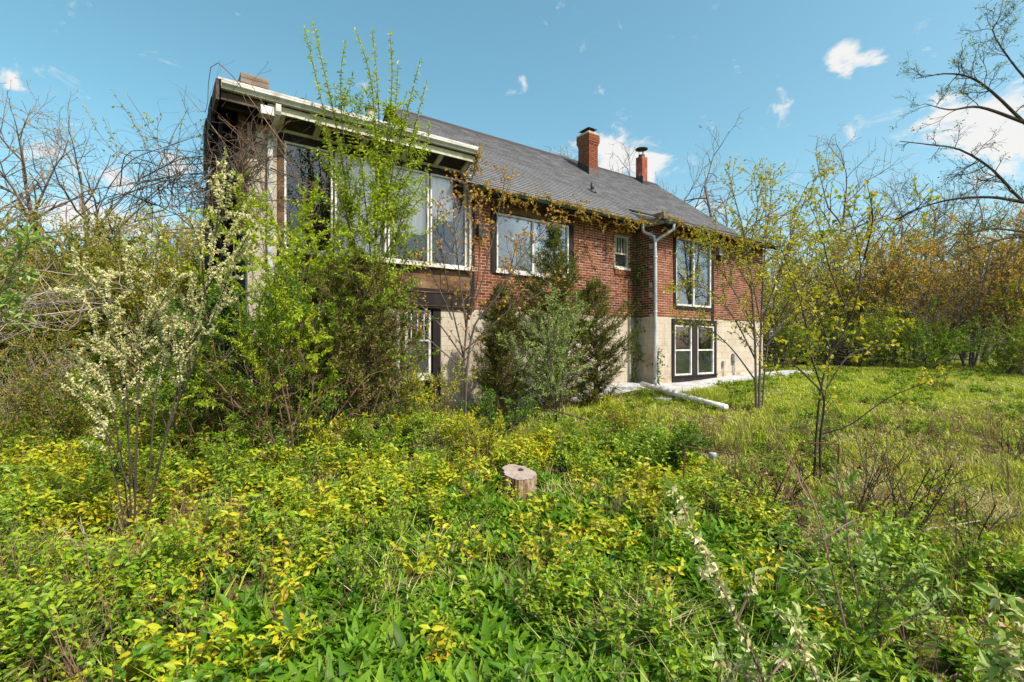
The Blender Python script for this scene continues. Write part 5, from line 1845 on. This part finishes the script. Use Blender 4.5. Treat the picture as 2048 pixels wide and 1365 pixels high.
# ------------------------------------------------------------------ stump
def make_stump():
    c = root_on_ground(1037, 6.0)
    t = thing('tree_stump', 'sawn tree stump with pale top and peeling bark in the undergrowth', 'stump', c)
    rng = np.random.default_rng(5)
    n = 72
    an = np.arange(n) * 2 * math.pi / n
    ridg = 1 + .06 * np.sin(an * 3 + 1) + .05 * np.sin(an * 7) + .035 * np.abs(np.sin(an * 9.5)) + rng.normal(size=n) * .03
    g = G()
    topz = CAMZ - (945 - HOR) / F * 6.0 - c.z
    V = []
    rows = 9
    for k in range(rows):
        f = k / (rows - 1)
        R = .195 * (1.22 - .26 * f ** .6) if f < .5 else .195 * (1.05 - .05 * f)
        z = -.05 + (topz + .05) * f
        for i in range(n):
            rr = R * (ridg[i] + rng.normal() * .012)
            V.append((rr * math.cos(an[i]), rr * math.sin(an[i]), z - .05 * math.cos(an[i] + .9) * f ** 3))
    Q = [(k * n + i, k * n + (i + 1) % n, (k + 1) * n + (i + 1) % n, (k + 1) * n + i) for k in range(rows - 1) for i in range(n)]
    g.add(V, None, Q)
    bk = noise_mat('stump_bark', [(.05, .022, .012), (.14, .07, .035), (.30, .20, .12), (.42, .34, .26)], 9, 8, .95, 1.0, 30, stretch=(1, 1, .18), bdist=.03)
    g.obj('bark', bk, t)
    g = G()
    V = [(0, 0, topz + .004)]
    for ri, fr in enumerate((.35, .7, 1.0)):
        for i in range(n):
            rr = .195 * fr * ridg[i] * (1 if fr < 1 else .99)
            V.append((rr * math.cos(an[i]), rr * math.sin(an[i]), topz + .004 - .05 * math.cos(an[i] + .9) * fr + rng.normal() * .0015))
    T = [(0, 1 + i, 1 + (i + 1) % n) for i in range(n)]
    Q = [(1 + r * n + i, 1 + (r + 1) * n + i, 1 + (r + 1) * n + (i + 1) % n, 1 + r * n + (i + 1) % n) for r in range(2) for i in range(n)]
    g.add(V, T, Q)
    m, nt, L = base_mat('sawn_wood_top')
    tc = N(nt, 'ShaderNodeTexCoord')
    wv = N(nt, 'ShaderNodeTexWave', wave_type='RINGS', rings_direction='Z', ins={'Scale': 22, 'Distortion': 3, 'Detail': 3})
    L(tc.outputs['Object'], wv.inputs['Vector'])
    r = ramp(nt, [(.25, (.09, .06, .045)), (.42, (.22, .165, .125)), (.6, (.34, .28, .23)), (.85, (.44, .385, .335))])
    nz = N(nt, 'ShaderNodeTexNoise', ins={'Scale': 14, 'Detail': 7, 'Roughness': .7})
    L(tc.outputs['Object'], nz.inputs['Vector'])
    mx = N(nt, 'ShaderNodeMix', data_type='FLOAT', ins={0: .65})
    L(wv.outputs['Fac'], mx.inputs[2])
    L(nz.outputs['Fac'], mx.inputs[3])
    L(mx.outputs[0], r.inputs[0])
    pbs = N(nt, 'ShaderNodeBsdfPrincipled', ins={'Roughness': .9})
    L(r.outputs[0], pbs.inputs['Base Color'])
    bp = N(nt, 'ShaderNodeBump', ins={'Strength': .6, 'Distance': .01})
    L(nz.outputs['Fac'], bp.inputs['Height'])
    L(bp.outputs[0], pbs.inputs['Normal'])
    o = N(nt, 'ShaderNodeOutputMaterial')
    L(pbs.outputs[0], o.inputs[0])
    g.obj('sawn_top', m, t)
    # dark heart rot, built as a ragged hollow rim of little lumps
    g = G()
    for _ in range(14):
        x, y = rng.normal() * .03 + .0, rng.normal() * .018 + .07
        s = rng.uniform(.008, .02)
        g.box(x - s, x + s, y - s * .8, y + s * .8, topz - .004, topz + .012 + s * .6)
    g.obj('heart_rot', M['bark_dark'], t)


make_stump()


# rusty rods with the grey cup ---------------------------------------------
def rod(label, pts, r, cup=None):
    w = [P(*q) for q in pts]
    c = w[0]
    rel = [(q.x - c.x, q.y - c.y, q.z - c.z) for q in w]
    g = G()
    L_ = []
    for a, b in zip(rel[:-1], rel[1:]):
        L_ += [np.array(a) + (np.array(b) - np.array(a)) * f for f in (0.02, .5, .98)]
    g.tube(L_, r, 8, cap=True)
    t = thing('bent_rod', label, 'rod', c)
    g.obj('rod', M['rod_rust'], t, True)
    return t


rod('rusty bent rod frame holding a grey plastic cup', [(1365, 1000, 5.3), (1370, 893, 5.3), (1470, 910, 5.25), (1473, 1010, 5.2)], .0075)
rod('rusty bent rod frame in front of the right sapling', [(1548, 1000, 5.3), (1602, 885, 5.4), (1678, 889, 5.4), (1676, 930, 5.4)], .0075)
cpt = P(1425, 904, 5.27)
g = G()
g.tube([(0, 0, -.028), (0, 0, -.026), (0, 0, .014), (0, 0, .022), (0, 0, .024)], [.036, .040, .041, .038, .030], 18, cap=True)
o = g.obj('plastic_cup', M['grey_metal'], None, True)
o.location = cpt + Vector((0, 0, -.03))
tag(o, 'small grey plastic cup hung on the rusty rod', 'cup')

# bird
g = G()
g.tube([(-.28, 0, 0), (-.15, 0, .01), (0, 0, .02), (.16, 0, .02), (.26, 0, .03)], [.02, .06, .075, .055, .01], 8)
g.add([(.12, .05, .04), (-.08, .05, .04), (-.16, .5, .32), (.0, .52, .34), (-.22, .72, .30)], [(2, 3, 4)], [(0, 1, 2, 3)])
g.add([(.12, -.05, .04), (-.08, -.05, .04), (-.16, -.5, .32), (.0, -.52, .34), (-.22, -.72, .30)], [(2, 3, 4)], [(0, 1, 2, 3)])
g.add([(-.26, 0, .0), (-.5, .1, .0), (-.5, -.1, .0)], [(0, 1, 2)])
o = g.obj('bird', M['black_metal'])
o.location = P(1400, 255, 90)
o.rotation_euler = (.5, .2, 1.9)
o.scale = (.6, .6, .6)
tag(o, 'small dark bird gliding in the blue sky', 'bird')

# stones and boards at the foot of the wing ----------------------------------
def slab(name, label, px, py_unused, Y, size, rot, mat, cat):
    x = (px - 1024) / F * Y
    g = G()
    a, b, c = size
    g.box(-a / 2, a / 2, -b / 2, b / 2, -c / 2, c / 2)
    o = g.obj(name, M[mat])
    bv = o.modifiers.new('bevel', 'BEVEL')
    bv.width = min(size) * .18
    bv.segments = 2
    o.location = (x, Y, float(gz(x, Y)) + c * .6)
    o.rotation_euler = rot
    tag(o, label, cat)


slab('concrete_slab', 'broken pale concrete slab below the basement window', 868, 0, 8.9, (.9, .35, .12), (.05, .03, .5), 'concrete', 'slab')
slab('concrete_slab', 'smaller broken concrete piece beside the redbud foot', 915, 0, 8.6, (.35, .3, .12), (.1, .12, .9), 'concrete', 'slab')
slab('old_board', 'rotten dark board lying in front of the concrete slab', 865, 0, 8.4, (1.0, .14, .03), (.0, .06, .25), 'black_wood', 'board')
slab('step_slab', 'grey flat stone beside the drain pipe end by the house', 1330, 0, 12.0, (.6, .3, .06), (.03, .02, .7), 'concrete', 'stone')

# ------------------------------------------------------------------ ground cover
def gn_scatter(name, proto_me, pts, rots, scls, mats_label=None):
    """one object: points carrying rotation and scale, one mesh set on each point by geometry nodes"""
    me = bpy.data.meshes.new(name)
    n = len(pts)
    me.vertices.add(n)
    me.vertices.foreach_set('co', np.asarray(pts, np.float32).ravel())
    a = me.attributes.new('rot', 'FLOAT_VECTOR', 'POINT')
    a.data.foreach_set('vector', np.asarray(rots, np.float32).ravel())
    a = me.attributes.new('scl', 'FLOAT', 'POINT')
    a.data.foreach_set('value', np.asarray(scls, np.float32))
    o = link(name, me)
    src = bpy.data.objects.new(name + '_source', proto_me)
    ng = bpy.data.node_groups.new(name, 'GeometryNodeTree')
    ng.interface.new_socket('Geometry', in_out='INPUT', socket_type='NodeSocketGeometry')
    ng.interface.new_socket('Geometry', in_out='OUTPUT', socket_type='NodeSocketGeometry')
    gi = ng.nodes.new('NodeGroupInput')
    go = ng.nodes.new('NodeGroupOutput')
    oi = ng.nodes.new('GeometryNodeObjectInfo')
    oi.inputs['Object'].default_value = src
    ip = ng.nodes.new('GeometryNodeInstanceOnPoints')
    ar = ng.nodes.new('GeometryNodeInputNamedAttribute')
    ar.data_type = 'FLOAT_VECTOR'
    ar.inputs['Name'].default_value = 'rot'
    as_ = ng.nodes.new('GeometryNodeInputNamedAttribute')
    as_.data_type = 'FLOAT'
    as_.inputs['Name'].default_value = 'scl'
    L = ng.links.new
    L(gi.outputs[0], ip.inputs['Points'])
    L(oi.outputs['Geometry'], ip.inputs['Instance'])
    L(ar.outputs[0], ip.inputs['Rotation'])
    L(as_.outputs[0], ip.inputs['Scale'])
    L(ip.outputs[0], go.inputs[0])
    md = o.modifiers.new('scatter', 'NODES')
    md.node_group = ng
    return tag(o, kind='stuff')


def lily_clump(seed, n=6):
    rng = np.random.default_rng(seed)
    g = G()
    for _ in range(n):
        a = rng.uniform(0, 6.28)
        L = rng.uniform(.15, .27)
        W = L * rng.uniform(.20, .27)
        p0 = np.array([math.cos(a), math.sin(a), 0]) * rng.uniform(0, .05)
        d = np.array([math.cos(a) * .38, math.sin(a) * .38, 1]) + rng.normal(size=3) * .16
        d /= np.linalg.norm(d)
        out = np.array([math.cos(a), math.sin(a), 0])
        s = np.cross(d, out)
        s /= np.linalg.norm(s)
        nn = np.cross(s, d)
        rows = [(0, .12), (.2, .55), (.45, 1), (.7, .75), (.88, .35), (1, 0)]
        V = []
        bend = rng.uniform(.15, .55)
        tws = rng.uniform(-.5, .5)
        for t, w in rows:
            c = p0 + d * L * t + out * L * bend * t * t - np.array([0, 0, L * bend * .5 * t ** 3])
            ss = s * math.cos(tws * t) + nn * math.sin(tws * t)
            V += [c + ss * W * .5 * w - nn * W * .16 * w, c, c - ss * W * .5 * w - nn * W * .16 * w]
        Q = []
        for k in range(5):
            Q += [(k * 3, k * 3 + 1, k * 3 + 4, k * 3 + 3), (k * 3 + 1, k * 3 + 2, k * 3 + 5, k * 3 + 4)]
        g.add(V, None, Q)
    return g.mesh('lily_leaves', M['l_lily'], True)


def sprig(seed, H, mat, L, W, nst=3, pairs=8, lean=.25, up=.55, stemmat='twig_brown', droop=.22):
    rng = np.random.default_rng(seed)
    g = G()
    for k in range(nst):
        a = rng.uniform(0, 6.28)
        h = H * rng.uniform(.6, 1.1)
        d = np.array([math.cos(a) * lean, math.sin(a) * lean, 1.])
        ln = smooth_line([np.zeros(3), d * h * .5 + rng.normal(size=3) * .02, d * h + rng.normal(size=3) * .04], 8)
        g.tube(ln, np.linspace(.0035, .0015, len(ln)), 3, 0)
        tws = [(ln, 0)]
        for q in range(3):
            j = rng.integers(2, len(ln) - 1)
            dd = (ln[j] - ln[j - 1])
            dd = dd / np.linalg.norm(dd) + rdir(rng) * .8
            l2 = smooth_line([ln[j], ln[j] + dd * h * .12, ln[j] + dd * h * .26 + np.array([0, 0, .02])], 5)
            g.tube(l2, .0014, 3, 0)
            tws.append((l2, 0))
        Ps, Ds, Ns = [], [], []
        for (l_, _) in tws:
            m = len(l_)
            np_ = pairs if l_ is ln else max(3, pairs // 2)
            for q in range(np_):
                f = .22 + .78 * q / max(1, np_ - 1)
                x = f * (m - 1)
                j = min(int(x), m - 2)
                p = l_[j] + (l_[j + 1] - l_[j]) * (x - j)
                b = rng.uniform(0, 6.28)
                for sg in (0, math.pi):
                    Ps.append(p)
                    Ds.append((math.cos(b + sg), math.sin(b + sg), up * rng.uniform(-.9, 1.5)))
                    Ns.append((rng.normal() * .55, rng.normal() * .55, 1))
        n = len(Ps)
        g.leaves(np.array(Ps), np.array(Ds), np.array(Ns), L * rng.uniform(.6, 1.2, n), W * rng.uniform(.75, 1.15, n), True, .18, droop, 1)
    return g.mesh('sprig', [M[stemmat], M[mat]])


def tuft(seed, n, H, mat, w=.004, lean=.5):
    rng = np.random.default_rng(seed)
    g = G()
    V, Q, T = [], [], []
    for i in range(n):
        a = rng.uniform(0, 6.28)
        o = np.array([rng.normal() * .05, rng.normal() * .05, 0])
        h = H * rng.uniform(.45, 1.15)
        out = np.array([math.cos(a), math.sin(a), 0]) * lean * rng.uniform(.2, 1.2)
        s = np.array([-math.sin(a), math.cos(a), 0]) * w * rng.uniform(.7, 1.4)
        b = len(V)
        m = o + out * h * .3 + np.array([0, 0, h * .6])
        t = o + out * h * .95 + np.array([0, 0, h * rng.uniform(.75, 1)])
        V += [o - s, o + s, m + s * .8, m - s * .8, t]
        Q.append((b, b + 1, b + 2, b + 3))
        T.append((b + 3, b + 2, b + 4))
    g.add(V, T, Q)
    return g.mesh('tuft', M[mat])


def litter_patch(seed, n=24):
    rng = np.random.default_rng(seed)
    g = G()
    Pn = np.stack([rng.normal(size=n) * .12, rng.normal(size=n) * .12, rng.uniform(.0, .03, n)], -1)
    D = np.stack([rng.normal(size=n), rng.normal(size=n), rng.normal(size=n) * .25], -1)
    Nn = np.stack([rng.normal(size=n) * .4, rng.normal(size=n) * .4, np.ones(n)], -1)
    g.leaves(Pn, D, Nn, rng.uniform(.04, .085, n), rng.uniform(.02, .045, n), True, .25, rng.uniform(-.2, .5))
    return g.mesh('litter', M['litter'])


def scatter_points(n, ymin, ymax, rmin, rmax, keep, rng):
    """random ground points, even per square metre, inside the view wedge x/y in rmin..rmax"""
    out = []
    while len(out) < n:
        y = math.sqrt(rng.uniform(ymin ** 2, ymax ** 2))
        r = rng.uniform(rmin, rmax)
        if keep(r, y, rng):
            out.append((r * y, y))
    p = np.array(out)
    return np.column_stack([p, gz(p[:, 0], p[:, 1])])


def in_house(x, y):
    q = np.array([x, y])
    u, v = q @ D1, q @ DN - W0
    return v > (-.05 if u < 11.2 else -.75) and u > 1.2 and u < 17.1


def on_path(x, y):
    q = np.array([x, y])
    u, v = q @ D1, q @ DN - W0
    e = 0 if u < 10.6 else -.72
    return 6.3 < u < 18.8 and e - 1.0 < v < .2


def wave(x, y, f, s):
    return math.sin(x * f + s) * math.sin(y * f * 1.13 + s * 2.1) + .5 * math.sin(x * f * 2.3 - y * f * 1.7 + s * 3)


def scat(name, me, n, ymin, ymax, rmin, rmax, keep, seed, s0=.7, s1=1.25, tilt=.15, dz=0.0):
    rng = np.random.default_rng(seed)
    p = scatter_points(n, ymin, ymax, rmin, rmax, lambda r, y, g_: (not in_house(r * y, y)) and keep(r, y, g_), rng)
    p[:, 2] += dz
    rot = np.column_stack([rng.normal(size=n) * tilt, rng.normal(size=n) * tilt, rng.uniform(0, 6.28, n)])
    return gn_scatter(name, me, p, rot, rng.uniform(s0, s1, n))


def stump_clear(r, y):
    return math.hypot(r * y - .078, (y - 6.0) * (.55 if y < 6 else 1)) > .36


def lily_zone(r, y, g_):
    left = np.interp(y, [2, 3, 4, 5, 6.3], [-.85, -.62, -.42, -.25, -.1])
    right = np.interp(y, [2, 3, 4, 5, 6.3], [.85, .60, .52, .42, .12])
    if not (left < r < right and stump_clear(r, y)):
        return False
    return wave(r * y, y, 2.2, 1.0) > -.95 or g_.random() < .25


for i in range(3):
    scat('lily_leaves', lily_clump(200 + i, 8), 3100, 1.9, 6.4, -.9, .9, lily_zone, 210 + i, .75, 1.25)


def gap(x, y):
    return wave(x, y, 2.9, 11.0) > .58


def yellow_zone(r, y, g_):
    if not stump_clear(r, y):
        return False
    lim = np.interp(r, [-1.2, -.5, 0, .35, .6], [9.2, 8.6, 8.2, 6.6, 4.2])
    if y > lim:
        return False
    if r > .62 and g_.random() > .12:
        return False
    if litter_zone(r, y) and g_.random() > .02:
        return False
    if y < 4.4 and g_.random() > .40:
        return False
    if gap(r * y, y) and g_.random() > .1:
        return False
    near = lily_zone(r, y, g_)
    w = wave(r * y, y, 1.9, 4.0)
    return w > (.75 if near else -.05) or g_.random() < (.02 if near else .08)


def litter_zone(r, y):
    return math.hypot((r + .82) / .16, (y - 4.3) / .55) < 1 or math.hypot((r - .50) / .07, (y - 5.5) / .5) < 1 or math.hypot((r - .66) / .13, (y - 4.7) / .6) < 1


def green_zone(r, y, g_):
    if not stump_clear(r, y) or (litter_zone(r, y) and g_.random() > .03):
        return False
    lim = np.interp(r, [-1.2, -.5, 0, .35, .6, 1.1], [10.5, 9.0, 8.6, 7.4, 5.0, 4.0])
    if y > lim:
        return False
    if gap(r * y, y) and g_.random() > .12:
        return False
    if lily_zone(r, y, g_) and g_.random() > .06:
        return False
    return wave(r * y, y, 1.6, 7.0) > -.15 or g_.random() < .15


scat('yellow_undergrowth', sprig(301, .27, 'l_yellow', .070, .033, 4, 5), 700, 2.4, 9.2, -1.12, .75, yellow_zone, 311)
scat('yellow_undergrowth', sprig(302, .36, 'l_yellow', .062, .029, 4, 7), 620, 2.6, 9.2, -1.12, .75, yellow_zone, 312)
scat('lime_undergrowth', sprig(303, .30, 'l_lime', .062, .031, 4, 6), 900, 2.3, 10.5, -1.15, 1.1, green_zone, 313)
scat('lime_undergrowth', sprig(304, .42, 'l_lime', .046, .022, 5, 9), 700, 2.5, 10.5, -1.15, 1.1, green_zone, 314)
scat('green_undergrowth', sprig(305, .26, 'l_green', .062, .032, 5, 5), 950, 2.0, 10.5, -1.15, 1.1, green_zone, 315)
scat('green_undergrowth', sprig(306, .16, 'l_green', .052, .034, 6, 4), 1000, 1.9, 9.5, -1.15, 1.1, green_zone, 316)


scat('long_grass', tuft(407, 12, .34, 'grass', .0045, .7), 420, 2.0, 7, -1.1, 1.1, lambda r, y, g_: stump_clear(r, y) and wave(r * y, y, 2.1, 8) > -.1, 317, .6, 1.2)
scat('dry_grass', tuft(408, 22, .26, 'straw', .0035, 1.6), 70, 2.6, 4.2, .1, .42, lambda r, y, g_: math.hypot((r - .26) / .09, (y - 3.25) / .38) < 1, 318, .6, 1.2)


def grass_zone(r, y, g_):
    if on_path(r * y, y):
        return g_.random() < .02
    if r < -.3 and y > 8:
        return True
    lim = np.interp(r, [-.3, 0, .3, .5, 1.2], [8.6, 7.8, 6.2, 4.2, 2.6])
    if litter_zone(r, y):
        return g_.random() < .2
    if y < lim:
        return g_.random() < .12
    return wave(r * y, y, 1.1, 2.0) > -.9 or g_.random() < .4


def dry_zone(r, y, g_):
    if on_path(r * y, y):
        return False
    return grass_zone(r, y, g_) and (wave(r * y, y, .9, 9.0) > .30 or g_.random() < .10)


for i in range(3):
    scat('grass', tuft(400 + i, 26, .065 + .022 * i, 'grass', .0065, .9), 14000, 2.4, 24, -1.15, 1.25, grass_zone, 410 + i, .6, 1.2)
scat('grass', tuft(405, 20, .24, 'grass', .005, .7), 900, 3.0, 13, -1.1, 1.2, lambda r, y, g_: grass_zone(r, y, g_) and wave(r * y, y, 1.4, 5) > .45, 415, .7, 1.3)
scat('dry_grass', tuft(404, 18, .11, 'straw', .006, 1.2), 2600, 2.3, 22, -1.1, 1.25, dry_zone, 420, .6, 1.2)
scat('dry_grass', tuft(406, 16, .30, 'straw', .003, 1.3), 420, 2.2, 7, -1.0, 1.1, lambda r, y, g_: wave(r * y, y, 1.7, 3) > .7, 421, .7, 1.3)
scat('leaf_litter', litter_patch(500), 1700, 2.0, 12, -1.15, 1.2, lambda r, y, g_: litter_zone(r, y) or g_.random() < .13, 510, .8, 1.3, .05, .01)
scat('weed_clover', sprig(310, .10, 'l_lime', .032, .026, 7, 3, .8), 900, 5, 18, .15, 1.25, lambda r, y, g_: grass_zone(r, y, g_) and wave(r * y, y, 1.3, 6) > .0, 511, .7, 1.3)


def twig_tuft(seed, H, n=5):
    rng = np.random.default_rng(seed)
    g = G()
    for _ in range(n):
        a = rng.uniform(0, 6.28)
        grow(g, rng, (rng.normal() * .03, rng.normal() * .03, -.02), (math.cos(a) * .35, math.sin(a) * .35, 1), H * rng.uniform(.5, 1.1), .0032, 0, dict(TWIG2, n=[3], wob=[.1, .14], rmin=.0011), [])
    return g.mesh('twigs', M['twig_brown'])


scat('dead_twigs', twig_tuft(701, .55), 330, 2.4, 9.5, -1.12, 1.12, lambda r, y, g_: stump_clear(r, y) and not (lily_zone(r, y, g_) and g_.random() > .25), 711, .6, 1.3)
scat('dead_twigs', twig_tuft(702, .38, 7), 420, 2.4, 9.5, -1.12, 1.12, lambda r, y, g_: gap(r * y, y) or g_.random() < .25, 712, .6, 1.3)

# countable young plants standing out of the ground cover ---------------------
def sprig_thing(name, label, seed, H, mat, L, W, spots, group, **kw):
    t = None
    me = sprig(seed, H, mat, L, W, **kw)
    for (px, Y, s) in spots:
        x = (px - 1024) / F * Y
        loc = (x, Y, float(gz(x, Y)) - .02)
        o = link(name, me, None, loc)
        o.rotation_euler = (random.gauss(0, .08), random.gauss(0, .08), random.uniform(0, 6.28))
        o.scale = (s, s, s)
        tag(o, label, 'plant', group)


sprig_thing('young_shrub', 'young shrub with vivid yellow leaves standing among green ground cover', 601, .42, 'l_yellow', .075, .034,
            [(560, 3.5, 1.0), (590, 3.9, 1.05), (700, 4.6, .9), (640, 4.7, 1.1), (850, 3.9, 1.1), (960, 4.1, 1.0), (1060, 4.7, .95), (1090, 4.0, 1.0), (1165, 4.0, 1.0), (1240, 4.2, .9), (1010, 5.6, .8), (1150, 5.6, 1.0), (1230, 5.5, 1.0), (1290, 5.1, .9),
             (1340, 4.4, .9), (1480, 3.6, .9), (1530, 3.9, .85), (560, 5.4, 1.0), (480, 5.5, 1.1), (420, 4.7, 1.0), (340, 4.4, .9), (250, 3.4, .9), (320, 3.2, .8), (760, 5.8, 1.0), (860, 5.9, 1.0), (930, 6.6, .9), (690, 6.3, 1.1), (470, 6.2, 1.1), (380, 6.0, 1.1), (300, 6.2, 1.0), (180, 5.8, 1.0), (90, 5.6, 1.0), (60, 5.0, .9)],
            'yellow leaved young shrubs', nst=4, pairs=8, lean=.3)
sprig_thing('green_shoot', 'taller green leafy shoot rising out of the ground cover', 602, .6, 'l_lime', .052, .023,
            [(620, 4.0, .9), (700, 3.9, .95), (780, 4.6, .9), (1210, 3.5, .8), (1300, 6.4, 1.1), (1340, 6.8, 1.2), (1270, 7.2, 1.0), (1180, 6.9, 1.0), (1080, 7.6, 1.0), (960, 7.6, .9), (1400, 6.0, .8), (880, 3.2, .7), (1100, 3.2, .7), (80, 3.6, .9), (30, 3.2, .9), (150, 3.0, .7)],
            'green shoots in the ground cover', nst=5, pairs=11, lean=.3)


# look-alikes get an ordinal, counted from the left of the photograph -----------
ORD = ['leftmost', 'second from the left', 'third from the left', 'fourth from the left', 'fifth from the left', 'sixth from the left', 'seventh from the left', 'eighth from the left', 'ninth from the left', 'tenth from the left', 'eleventh from the left', 'twelfth from the left']
fam = {}
for o in SC.objects:
    if o.parent is None and o.get('label') and o.get('category') in ('tree', 'bush', 'shrub'):
        fam.setdefault(o['label'], []).append(o)
for lb, os_ in fam.items():
    if 1 < len(os_) <= len(ORD):
        os_.sort(key=lambda o: o.location.x / max(o.location.y, .1))
        for o, w in zip(os_, ORD):
            o['label'] = lb + ', ' + w
